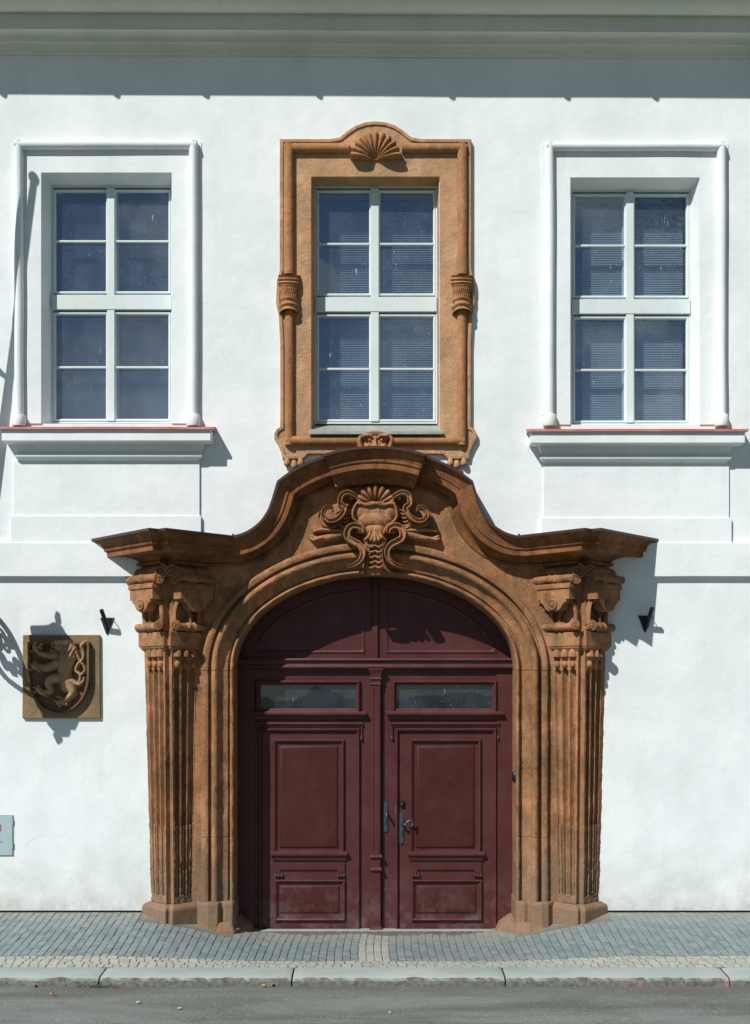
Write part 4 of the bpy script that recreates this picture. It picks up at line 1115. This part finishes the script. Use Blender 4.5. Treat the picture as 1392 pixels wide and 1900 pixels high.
# fixed arched head
m = MB(); pts = [(p[0], p[1]) for p in arch_path(0.012, SPR)]
zt0 = ZDr(1222)
pts = [p for p in pts if p[1] > zt0]
m.poly([(-1.38, zt0)] + pts + [(1.38, zt0)], [], YD, YD+0.06)
head = m.build('door_head', 'door', house)
for s in (-1, 1):
    # arched sunk panels with raised edging
    def half_loop(ins, xin, zbase):
        pts = []
        for t in np.linspace(0, math.pi/2, 26):
            x, z = (HW-ins)*math.cos(t), (RISE-ins)*math.sin(t)+SPR
            if z >= zbase and x >= xin: pts.append((x, z))
        x_b = (HW-ins)*math.sqrt(max(0, 1-((zbase-SPR)/(RISE-ins))**2)) if zbase > SPR else HW-ins
        z_i = SPR+(RISE-ins)*math.sqrt(1-(xin/(HW-ins))**2)
        return [(xin, zbase), (x_b, zbase)] + pts + [(xin, z_i)]
    o1 = half_loop(0.115, 0.115, ZDr(1211)); o2 = half_loop(0.145, 0.145, ZDr(1211)+0.03)
    def resamp(lp, n=70):
        P_ = [Vector(p) for p in lp]; P_.append(P_[0]); d = [0]
        for p, q in zip(P_[:-1], P_[1:]): d.append(d[-1]+(q-p).length)
        out = []
        for k in range(n):
            t = d[-1]*k/n; i = max(j for j in range(len(d)) if d[j] <= t+1e-9); i = min(i, len(P_)-2)
            out.append(P_[i].lerp(P_[i+1], (t-d[i])/max(1e-9, d[i+1]-d[i])))
        return out
    rows = []
    for ins, y in ((0.108, YD), (0.108, YD-0.006), (0.122, YD-0.010), (0.136, YD-0.005), (0.140, YD-0.001)):
        lp = half_loop(ins, ins-0.005, ZDr(1211)+ins-0.115)
        rows.append([(-s*p.x if s > 0 else p.x, y, p.y) for p in resamp(lp)])
    m = MB(); m.grid(rows, close_u=True); m.build('panel_moulding', 'door', head, smooth=30)
m = MB(); rows = []
for x in (XD(690), XD(692.5), XD(700.5), XD(703)):
    rows.append([(x, YD-(0.028 if abs(x-XD(696.5)) < 0.035 else 0.015), zt0), (x, YD-(0.028 if abs(x-XD(696.5)) < 0.035 else 0.015), SPR+RISE-0.01)])
m.grid(rows); m.build('head_post', 'door', head)
# transom moulding
m = MB(); rows = []
for x in (-1.385, 1.385):
    rows.append([(x, y, ZDr(py)) for y, py in ((YD+.02,1221),(YD-.075,1222),(YD-.082,1225),(YD-.070,1228),(YD-.060,1230),(YD-.055,1233),(YD-.058,1234),(YD-.066,1237),(YD-.062,1240),(YD+.02,1241))])
m.grid(rows, close_u=True, caps=True); m.build('transom', 'door', head, smooth=25)
# frame posts beside the leaves
for a, b in ((434, 474), (922, 960)):
    m = MB(); m.box(XD(a), XD(b), YD-0.012, YD+0.05, -0.03, ZDr(1240)); m.build('door_post', 'door', head, bevel=0.004)

def panel_set(leaf, sh, L):
    """the joinery of one leaf; sh shifts the pixel measures, L marks the leaf under the lamp of the left"""
    q = lambda px: XD(px+sh)
    PF = [(0, YD), (0, YD-0.022), (0.010, YD-0.032), (0.020, YD-0.026), (0.026, YD-0.014), (0.034, YD-0.012), (0.040, YD-0.002)]
    def fr(px0, px1, py0, py1, prof, name, par=leaf, mat='door'):
        m = MB(); rect_frame(m, q(px0), q(px1), ZDr(py1), ZDr(py0), prof); return m.build(name, mat, par, smooth=28)
    def ledge(px0, px1, py0, py1, dep, name='ledge'):
        x0, x1, z0, z1 = q(px0), q(px1), ZDr(py1), ZDr(py0); h = z1-z0
        m = MB(); rows = []
        for k, (d, t) in enumerate(((0, 1), (dep*0.9, 0.98), (dep, 0.86), (dep, 0.60), (dep*0.62, 0.42), (dep*0.45, 0.12), (dep*0.35, 0), (0, 0))):
            rows.append([(x0+(dep-d)*0.6, YD+0.01, z0+h*t), (x0+(dep-d)*0.6, YD-d, z0+h*t), (x1-(dep-d)*0.6, YD-d, z0+h*t), (x1-(dep-d)*0.6, YD+0.01, z0+h*t)])
        m.grid(rows); return m.build(name, 'door', leaf, smooth=25)
    # glazed light
    lf = fr(475, 668, 1263, 1323, [(0, YD), (0, YD-0.030), (0.012, YD-0.040), (0.022, YD-0.034), (0.030, YD-0.016), (0.044, YD-0.010), (0.048, YD+0.05)], 'light_frame')
    m = MB(); m.box(q(475)+0.046, q(668)-0.046, YD+0.020, YD+0.024, ZDr(1321)+0.0, ZDr(1263)-0.046); m.build('pane', 'door_glass', leaf)
    ledge(463, 680, 1320, 1335, 0.062); ledge(473, 673, 1340, 1350, 0.034)
    # long vertical edging and the field of the big panel
    fr(480, 668, 1351, 1735, [(0, YD), (0, YD-0.020), (0.008, YD-0.034), (0.020, YD-0.034), (0.030, YD-0.020), (0.040, YD-0.006), (0.044, YD-0.001)], 'edging')
    for a in (474, 671):
        m = MB(); m.lathe([(0.004, 0.03), (0.010, 0.02), (0.014, 0.0), (0.012, -0.018), (0.004, -0.026)], (q(a), YD-0.016, ZDr(1370)), seg=10); m.build('drop', 'door', leaf, smooth=50)
        m = MB(); m.box(q(a)-0.007, q(a)+0.007, YD-0.02, YD, ZDr(1367), ZDr(1348)); m.build('drop_strip', 'door', leaf)
    fr(508, 639, 1372, 1583, PF, 'panel_moulding')
    def raised(px0, px1, py0, py1, name, mat):
        x0, x1, z0, z1 = q(px0), q(px1), ZDr(py1), ZDr(py0); m = MB()
        rect_frame(m, x0, x1, z0, z1, [(0, YD-0.001), (0.004, YD-0.010), (0.012, YD-0.014), (0.03, YD-0.016)])
        m.add([(x0+.03, YD-.016, z0+.03), (x1-.03, YD-.016, z0+.03), (x1-.03, YD-.016, z1-.03), (x0+.03, YD-.016, z1-.03)], [(0,1,2,3)]); m.build(name, mat, leaf, smooth=25)
    raised(519, 627, 1384, 1573, 'panel', 'door_panel')
    ledge(503, 645, 1579, 1597, 0.050)
    # shaped apron strip with toothed drops
    x0, x1, zt_, zb = q(508), q(640), ZDr(1600), ZDr(1622); w = 0.075
    m = MB(); m.poly([(x0, zt_), (x1, zt_), (x1, zb+0.02), (x1-w, zb+0.02), (x1-w, zb+0.045), (x0+w, zb+0.045), (x0+w, zb+0.02), (x0, zb+0.02)], [], YD-0.018, YD+0.002); m.build('apron', 'door', leaf, bevel=0.003)
    for xx in (x0, x1-0.09):
        for k in range(3):
            m = MB(); xa = xx+0.008+k*0.030
            m.add([(xa, YD-.004, zb+.020), (xa+.024, YD-.004, zb+.020), (xa+.024, YD-.034, zb-.018), (xa, YD-.034, zb-.018), (xa+.005, YD-.022, zb+.020), (xa+.019, YD-.022, zb+.020), (xa+.024, YD, zb-.022), (xa, YD, zb-.022)],
                  [(4,5,2,3),(0,4,3,7),(5,1,6,2),(3,2,6,7),(0,1,5,4)]); m.build('tooth', 'door', leaf)
    fr(510, 641, 1632, 1708, PF, 'panel_moulding'); raised(519, 630, 1643, 1694, 'panel', 'door_panel')
    m = MB(); m.box(q(484), q(663), YD-0.030, YD, ZDr(1727), ZDr(1722)); m.build('kick_rail', 'door', leaf, bevel=0.004)

xs_split = XD(737)
m = MB()
def leaf_slab(px0, px1, sh, name):
    m = MB(); q = lambda px: XD(px+sh)
    x0, x1, z0, z1 = XD(px0), XD(px1), -0.01, ZDr(1240)
    gx0, gx1, gz0, gz1 = q(475)+0.044, q(668)-0.044, ZDr(1323), ZDr(1263)-0.044
    m.poly([(x0, z0), (x1, z0), (x1, z1), (x0, z1)], [[(gx0, gz0), (gx1, gz0), (gx1, gz1), (gx0, gz1)]], YD, YD+0.055)
    return m.build(name, 'door', house)
leafL = leaf_slab(474, 707.2, 0, 'door_leaf'); leafR = leaf_slab(708.6, 922.6, 253.5, 'door_leaf')
leafL["label"] = 'maroon door leaf with the capped centre post'; leafR["label"] = 'maroon door leaf with the curved lever and lock'
panel_set(leafL, 0, True); panel_set(leafR, 253.5, False)
# centre post on the leaf, with capital and mid block
m = MB(); m.box(XD(688.5), XD(706.5), YD-0.055, YD, -0.01, ZDr(1268)); m.build('centre_post', 'door', leafL, bevel=0.006)
rows = []
m = MB()
for hw, dep, py in ((9.0,.058,1272),(9.6,.064,1271),(9.6,.064,1269),(9.0,.058,1267),(9.4,.06,1262),(10.6,.070,1261),(10.6,.070,1259),(9.6,.064,1257),(10.5,.072,1250),(13,.085,1245),(13.5,.09,1244),(13.5,.09,1240.5)):
    x0, x1 = XD(697.5-hw), XD(697.5+hw); z = ZDr(py); rows.append([(x0, YD, z), (x0, YD-dep, z), (x1, YD-dep, z), (x1, YD, z)])
m.grid(rows); m.build('post_capital', 'door', leafL, bevel=0.002)
for py, hw in ((1588, 11.5), (1612, 10.5), (1722, 11.5)):
    m = MB(); rows = []
    for d, dz in ((.056, -.02), (.075, -.012), (.078, 0), (.07, .012), (.056, .026)):
        z = ZDr(py)+dz; e = (hw-9)/184*(d-.05)/.025; rows.append([(XD(688.5)-e, YD, z), (XD(688.5)-e, YD-d, z), (XD(706.5)+e, YD-d, z), (XD(706.5)+e, YD, z)])
    m.grid(rows); m.build('post_block', 'door', leafL)
m = MB(); rect_frame(m, XD(690.5), XD(704.5), ZDr(1583), ZDr(1274), [(0, YD-.054), (0.004, YD-.060), (0.014, YD-.060), (0.020, YD-.056)]); m.build('post_edging', 'door', leafL)
# ironmongery
def backplate(leaf, px, py0, py1):
    x, z0, z1 = XD(px), ZDr(py1), ZDr(py0); w = 0.020; pts = [(x-w, z0+w), (x-w, z1-w)] + [(x+w*math.cos(a), z1-w+w*math.sin(a)) for a in np.linspace(math.pi, 0, 9)][1:-1] + [(x+w, z1-w), (x+w, z0+w)] + [(x+w*math.cos(a), z0+w+w*math.sin(a)) for a in np.linspace(0, -math.pi, 9)][1:-1]
    m = MB(); m.poly(pts, [], YD-0.012, YD+0.001); m.build('handle_plate', 'steel', leaf, bevel=0.003)
backplate(leafR, 716, 1488, 1544); backplate(leafR, 745, 1509, 1566)
zl = ZDr(1506)
m = MB(); m.lathe([(0.014, 0), (0.012, 0.03), (0.012, 0.055)], (XD(716), YD-0.01, zl), axis='y', seg=12); m.tube([(XD(716), YD-0.062, zl), (XD(716)+0.006, YD-0.085, zl-0.004), (XD(716)+0.008, YD-0.10, zl-0.03)], [0.013, 0.013, 0.011], seg=10); m.build('handle', 'steel', leafR, smooth=50)
m = MB(); m.box(XD(716)-0.008, XD(716)+0.008, YD-0.024, YD-0.01, ZDr(1528), ZDr(1517)); m.build('lock_cylinder', 'steel', leafR, bevel=0.004)
zl = ZDr(1527); x = XD(745)
m = MB(); m.lathe([(0.014, 0), (0.012, 0.03), (0.012, 0.06)], (x, YD-0.01, zl), axis='y', seg=12)
m.tube(catmull([(x, YD-0.068, zl), (x+0.035, YD-0.072, zl-0.012), (x+0.065, YD-0.072, zl+0.022), (x+0.10, YD-0.072, zl+0.028), (x+0.115, YD-0.072, zl+0.0), (x+0.10, YD-0.074, zl-0.03)], 6), [0.011]*3+[0.012]*28 if False else 0.012, seg=10); m.build('lever_handle', 'steel', leafR, smooth=50)
m = MB(); m.box(x-0.008, x+0.008, YD-0.024, YD-0.01, ZDr(1551), ZDr(1539)); m.build('lock_cylinder', 'steel', leafR, bevel=0.004)
m = MB(); m.box(XD(742), XD(749.5), YD-0.03, YD, ZDr(1496), ZDr(1485)); lk = m.build('upper_lock', 'iron', leafR, bevel=0.004)
m = MB(); m.lathe([(0.008, 0), (0.007, 0.006), (0.002, 0.007)], (XD(745.5), YD-0.03, ZDr(1491)), axis='y', seg=10); m.build('keyhole', 'bright', leafR)
m = MB(); m.box(XD(733.5), XD(735.5), YD-0.026, YD-0.006, ZDr(1512), ZDr(1494)); m.build('strike_plate', 'bright', leafR)

# small iron boss on the right-hand reveal
m = MB(); m.lathe([(0.03, 0), (0.028, 0.02), (0.014, 0.035), (0.004, 0.04)], (0, 0, 0), axis='y', seg=14)
zz = Z(1442, 0)
m.build('reveal_boss', 'iron', arch, xf=lambda x, y, z: (HW+0.002+y, 0.03+x, zz+z*2.0), smooth=40)

# ------------------------------------------------------------------ lion plaque
plq = empty('stone_plaque', (X(113), 0, Z(1333)), 'square brown stone plaque with a rearing lion on a shield beside the portal', 'plaque')
PY = -0.032
m = MB(); px0, px1, pz0, pz1 = X(41, PY), X(186, PY), Z(1333, PY), Z(1178, PY)
m.prism([(pz0, [(px0, .01), (px0, PY), (px1, PY), (px1, .01)]), (pz1, [(px0+.006, .01), (px0+.006, PY), (px1-.004, PY), (px1-.004, .01)])]); m.build('slab', 'plaque', plq, bevel=0.008)
u = np.linspace(235, 965, 260); v = np.linspace(560, 1315, 270); U, V_ = np.meshgrid(u, v)
pxm = 5.354
def shield_sd(U, V_, g):
    """>0 inside; g grows the outline"""
    cx = 595; w = 305+g
    top = V_-(597-g); side = w-np.abs(U-cx)
    q = np.clip((V_-900)/(395+g), 0, 1); lim = w*np.sqrt(np.clip(1-q**2.3, 0, 1)); low = lim-np.abs(U-cx)
    return np.minimum(np.minimum(top, side), low)
sd = shield_sd(U, V_, 0)
H = np.where(sd > 0, np.where(sd < 30, 0.062, 0.020), -1e-2); sm = np.clip((sd-24)/10, 0, 1); H = np.where(sd > 0, 0.062*(1-sm)+0.020*sm, -1e-2)
place = lambda a_, b_, h: (X(a_/pxm, PY), PY-h, Z(1080+b_/pxm, PY))
relief('shield', 'shield', plq, u, v, H, place)
lion = [([(700,690,88),(665,790,92),(650,880,74),(662,960,62),(675,1040,66)], 0.085), ([(668,660,88),(700,740,80)], 0.09), ([(600,640,62),(640,650,66)], 0.098), ([(555,695,34),(535,680,22)], 0.09), ([(565,618,36),(545,622,26)], 0.092), ([(684,618,20),(694,604,12)], 0.112), ([(590,628,12),(622,622,12)], 0.112), ([(548,640,14),(560,650,14)], 0.104), ([(528,672,12),(540,690,14),(560,712,14)], 0.10),
        ([(575,735,50),(500,735,40),(430,715,34),(395,690,32),(370,655,38)], 0.082), ([(340,690,16)], 0.075), ([(375,615,17),(365,640,17)], 0.085), ([(430,625,18),(415,650,18)], 0.085), ([(430,660,18)], 0.08),
        ([(590,810,56),(500,850,50),(420,850,40),(360,835,40)], 0.088), ([(330,870,17)], 0.085), ([(335,820,16)], 0.08), ([(420,890,20),(400,860,20)], 0.085), ([(370,800,18)], 0.08),
        ([(620,950,58),(530,965,52),(495,1010,44),(520,1075,36),(450,1100,36),(395,1060,36)], 0.082), ([(365,1090,16)], 0.075), ([(360,1045,15)], 0.075), ([(410,1030,16)], 0.075), ([(480,1130,16)], 0.07),
        ([(685,1000,66),(735,1090,48),(700,1140,40),(650,1185,38),(600,1195,36)], 0.082), ([(575,1180,17)], 0.075), ([(610,1225,18)], 0.078), ([(680,1215,18)], 0.075), ([(590,1140,16),(630,1150,16)], 0.07),
        ([(725,980,30),(790,1020,26),(840,985,20),(850,950,15)], 0.062), ([(800,1010,20),(815,930,20),(768,880,19),(790,815,19),(835,770,19),(845,700,18),(825,640,26),(850,610,26)], 0.062),
        ([(815,930,17),(858,880,17),(845,830,16),(800,770,15),(775,700,15),(760,665,12)], 0.056)]
H = caps_h(U, V_, lion); H = np.where(H > 0, 0.012+H*1.25, H); mane = np.clip(1-np.hypot(U-690, V_-700)/130, 0, 1)
H = np.where(H > 0, H+mane*0.012*np.cos(U*0.16+V_*0.08+3*vnoise(U, V_, 0.03)), H)
relief('lion', 'lion', plq, u, v, H, place)

# ------------------------------------------------------------------ flag holders on the wall
def flag_holder(px, py, label, lean):
    x, z = X(px), Z(py); t = empty('flag_holder', (x, 0, z), label, 'flag holder', 'iron flag holders beside the portal')
    m = MB(); m.poly([(x-.068, z+.062), (x+.068, z+.062), (x+.008, z-.100), (x-.008, z-.100)], [], -0.012, 0.002); m.build('plate', 'iron', t, bevel=0.003)
    m = MB(); a = Vector((x+.012, -0.02, z-.045)); b = Vector((x+.012+lean, -0.165, z+.125))
    m.tube([a, b], 0.021, seg=14, caps=False); m.tube([a+(b-a)*.3, b], 0.016, seg=12, caps=True); m.build('socket', 'iron', t, smooth=40)
    m = MB(); m.tube(catmull([(x+.05, -.012, z+.05), (x+.062, -.05, z+.045), (x+.07, -.07, z+.03), (x+.066, -.075, z+.02)], 4), 0.004, seg=6); m.build('hook', 'iron', t)
    for dx, dz in ((-.052, .05), (.052, .05), (0, -.08)):
        m = MB(); m.lathe([(.008, 0), (.006, .005), (.001, .006)], (x+dx, -.012, z+dz), axis='y', seg=8); m.build('bolt', 'iron', t)
flag_holder(199, 1158, 'black iron flag holder on the wall between the lion plaque and the portal', -0.03)
flag_holder(1197, 1154, 'black iron flag holder in the shadow edge beside the portal, no plaque near it', 0.02)

# ------------------------------------------------------------------ meter cabinet at the frame's edge
cab = empty('meter_cabinet', (X(-12), 0, Z(1587)), 'grey blue meter cabinet door with red lightning bolt low on the white wall', 'cabinet')
m = MB(); m.box(X(-50), X(23.5), -0.012, 0.05, Z(1587), Z(1514)); m.build('door', 'cabinet', cab, bevel=0.002)
m = MB(); rect_frame(m, X(-53), X(25.5), Z(1588.5), Z(1512.5), [(0, 0.01), (0, -0.006), (0.008, -0.006), (0.008, 0.01)]); m.build('frame', 'zinc', cab)
for py in (1525, 1569):
    m = MB(); m.tube([(X(24.6), -0.013, Z(py+5)), (X(24.6), -0.013, Z(py-5))], 0.005, seg=8); m.build('hinge', 'zinc', cab, smooth=50)
zg0 = lambda py: Z(py, -0.013)
m = MB(); m.poly([(X(3.4), zg0(1530)), (X(1.2), zg0(1530)), (X(-2.0), zg0(1540)), (X(1.0), zg0(1539.5)), (X(-1.0), zg0(1548)), (X(3.5), zg0(1537)), (X(0.8), zg0(1537.6))], [], -0.0150, -0.0125); m.build('lightning_bolt', 'red_paint', cab)
m = MB(); m.poly([(X(-3.5), zg0(1531)), (X(-1.3), zg0(1530)), (X(-3), zg0(1541)), (X(-1.2), zg0(1541)), (X(-4.6), zg0(1550)), (X(-4.2), zg0(1543)), (X(-5.8), zg0(1543))], [], -0.0150, -0.0125); m.build('lightning_bolt', 'red_paint', cab)
for k in range(7):
    a = -16+k*3.2; m = MB(); m.box(X(a), X(a+2.1), -0.0145, -0.012, zg0(1563.2), zg0(1561.8)); m.build('print_mark', 'grey_print', cab)

# ------------------------------------------------------------------ lantern and flagpole just outside the frame (they throw the shadows on the wall)
lx, ly = -3.72, -0.78
lan = empty('wall_lantern', (lx, 0, E+0.45), 'black iron wall lantern on a scrolled bracket, shading the lion plaque', 'lantern')
m = MB(); zc = E
m.lathe([(0.02, 1.72), (0.03, 1.66), (0.015, 1.62), (0.05, 1.58), (0.07, 1.54), (0.10, 1.50), (0.225, 1.36), (0.23, 1.33), (0.215, 1.32)], (lx, ly, zc), seg=6); m.build('roof', 'iron', lan)
m = MB(); m.lathe([(0.205, 1.32), (0.14, 0.80)], (lx, ly, zc), seg=6); m.build('glass_body', 'dark', lan)
for k in range(6):
    a = 2*math.pi*k/6; m = MB(); m.tube([(lx+.21*math.cos(a), ly+.21*math.sin(a), zc+1.32), (lx+.145*math.cos(a), ly+.145*math.sin(a), zc+0.80)], 0.012, seg=6); m.build('bar', 'iron', lan)
m = MB(); m.lathe([(0.15, 0.80), (0.16, 0.77), (0.10, 0.74), (0.07, 0.68), (0.10, 0.63), (0.05, 0.58), (0.025, 0.54), (0.04, 0.51), (0.01, 0.45)], (lx, ly, zc), seg=10); m.build('foot', 'iron', lan, smooth=40)
m = MB(); m.tube(catmull([(lx, -.01, zc+.74), (lx, -.2, zc+.78), (lx, -.42, zc+.66), (lx, -.62, zc+.55), (lx, -.76, zc+.62)], 6), 0.028, 0.018, seg=8); m.build('arm', 'iron', lan, smooth=50)
m = MB(); m.tube(catmull([(lx, -.01, zc+.28), (lx, -.15, zc+.30), (lx, -.34, zc+.42), (lx, -.52, zc+.55)], 6), 0.026, 0.018, seg=8); m.build('brace', 'iron', lan, smooth=50)
for (yy, z_, r_, sg) in ((-.12, .62, .085, 1), (-.29, .58, .065, -1), (-.12, .42, .06, 1), (-.22, .47, .05, -1), (-.40, .56, .05, 1), (-.20, .70, .04, -1), (-.05, .52, .05, 1)):
    pts = [(lx, yy+sg*r_*(1-.75*q)*math.cos(2*math.pi*1.6*q), zc+z_+r_*(1-.75*q)*math.sin(2*math.pi*1.6*q)) for q in np.linspace(0, 1, 34)]
    m = MB(); m.tube(pts, 0.015, 0.015, seg=6); m.build('scroll', 'iron', lan, smooth=50)
m = MB(); m.box(lx-.03, lx+.03, -.02, .005, zc+.22, zc+.84); m.build('wall_plate', 'iron', lan)

bx, bz = -3.86, E+1.18
pole = empty('flag_pole', (bx, 0, bz), 'bare flagpole leaning out from the wall beside the window, known by its long shadow', 'flagpole')
pt = 0.85; tip = Vector((X(66)-.8*pt, -pt, Z(340)+1.25*pt)); base = Vector((bx, -0.05, bz-.03))
m = MB(); m.tube([base.lerp(tip, t) for t in np.linspace(0, 1, 12)], list(np.linspace(.046, .028, 12)), seg=12); m.build('pole', 'frame', pole, smooth=50)
m = MB(); m.lathe([(.02, -.03), (.04, 0), (.045, .03), (.03, .06), (.002, .07)], tuple(tip), seg=12); m.build('finial', 'bright', pole, smooth=50)
m = MB(); m.poly([(bx-.068, bz+.062), (bx+.068, bz+.062), (bx+.008, bz-.1), (bx-.008, bz-.1)], [], -.012, .002); m.build('holder_plate', 'iron', pole)
m = MB(); m.tube([(bx, -.02, bz-.045), tuple(Vector((bx, -.02, bz-.045)).lerp(tip, .04)+Vector((0,-.08,0)))], 0.05, seg=12); m.build('socket', 'iron', pole, smooth=40)
mid = base.lerp(tip, .50)
for q in ((-4.5, -.02, bz+2.9), (-4.5, -.02, bz+2.5)):
    m = MB(); m.tube([tuple(mid), q], 0.014, seg=6); m.build('stay', 'iron', pole)

# ------------------------------------------------------------------ small litter by the kerb
def leaf(px, py, mat, label, sc=1.0):
    d = E/((py-PYH)/F); y = d-D; x = (px-PXC)*d/F; m = MB(); a = rng.uniform(0, 6.28); z = 0.012
    pts = [(-.03, 0), (-.012, .013), (.012, .014), (.034, 0), (.012, -.013), (-.012, -.012)]
    P_ = [(x+sc*(p[0]*math.cos(a)-p[1]*math.sin(a)), y+sc*(p[0]*math.sin(a)+p[1]*math.cos(a)), z+.010*sc*math.sin(i*2.1)+.008) for i, p in enumerate(pts)]
    m.add(P_, [(0,1,5),(1,2,4,5),(2,3,4)]); tag(m.build('fallen_leaf', mat), label, 'leaf', 'leaves fallen by the kerb')
leaf(97, 1848, 'leaf_o', 'orange fallen leaf lying on the road away from the kerb', 1.1)
leaf(62, 1832, 'leaf_y', 'yellow leaf scrap by the kerb, nearest the frame edge', 0.9)
leaf(490, 1832, 'leaf_y', 'yellow leaf at the kerb foot below the portal pilaster', 0.9)
leaf(507, 1831, 'leaf_o', 'orange brown leaf at the kerb foot beside a yellow leaf', 0.9)
leaf(720, 1827, 'leaf_y', 'yellow leaf at the kerb foot in front of the door centre', 1.0)
# weeds in the kerb joint
m = MB(); r2 = random.Random(3)
for i in range(70):
    x = X(183,-1.9)+r2.gauss(0, .075); y = YKF-.015-abs(r2.gauss(0, .018)); a = r2.uniform(0, 6.28); L = r2.uniform(.01, .028)
    m.add([(x-.006, y, 0), (x+.006, y, 0), (x+L*math.cos(a), y+L*.5*math.sin(a), L*1.1)], [(0,1,2)])
w_ = m.build('weeds', 'weed', recalc=False); w_["kind"] = "stuff"; w_["label"] = 'small weeds and dirt in the kerb joint'; w_["category"] = 'weeds'
# pebbles on the road
for px, py, r_, lb in ((257, 1861, .015, 'pale pebble on the road, larger of two below the fluted pilaster'), (334, 1872, .012, 'pale pebble on the road nearer the camera than the larger one'), (724, 1880, .010, 'pale pebble on the road below the door centre')):
    d = E/((py-PYH)/F); y = d-D; x = (px-PXC)*d/F; m = MB()
    bm = bmesh.new(); bmesh.ops.create_icosphere(bm, subdivisions=2, radius=r_)
    for v_ in bm.verts: v_.co = Vector((v_.co.x*1.4+x, v_.co.y+y, v_.co.z*.6+.006)) + Vector((rng.uniform(-.002,.002),)*3)
    bm.verts.index_update(); m.v = [tuple(v_.co) for v_ in bm.verts]; m.f = [tuple(v_.index for v_ in f_.verts) for f_ in bm.faces]; bm.free()
    tag(m.build('pebble', 'pebble', smooth=60), lb, 'pebble', 'pebbles on the road')

# ------------------------------------------------------------------ tree behind the camera, mirrored in the far window
tr = empty('street_tree', (7.6, -14.4, 0), 'drooping green tree across the street, mirrored in the upper window panes', 'tree')
m = MB(); m.tube([(7.6, -14.4, -.1), (7.55, -14.4, 3), (7.4, -14.3, 7), (7.5, -14.2, 11), (7.5, -14.2, 15)], [.22, .18, .14, .08, .03], seg=10); m.build('trunk', 'bark', tr, smooth=50)
m = MB(); r3 = random.Random(5)
for i in range(70):
    a = r3.uniform(0, 6.28); h = r3.uniform(11.6, 15.2); rr = 1.55*math.sqrt(r3.random()); bx_, by_ = 7.35+rr*math.cos(a), -14.2+rr*math.sin(a)
    for k in range(90):
        t = r3.random(); x = bx_+r3.gauss(0, .07); y = by_+r3.gauss(0, .07); z = h-t*t*2.2+r3.gauss(0, .05); L = r3.uniform(.022, .042)
        d = Vector((r3.gauss(0,1), r3.gauss(0,1), r3.gauss(0,1))).normalized()*L; e = d.cross(Vector((r3.gauss(0,1), r3.gauss(0,1), r3.gauss(0,1)))).normalized()*L*.6
        p = Vector((x, y, z)); m.add([p-d, p+e, p+d, p-e], [(0,1,2,3)])
m.build('crown', 'foliage', tr, recalc=False)
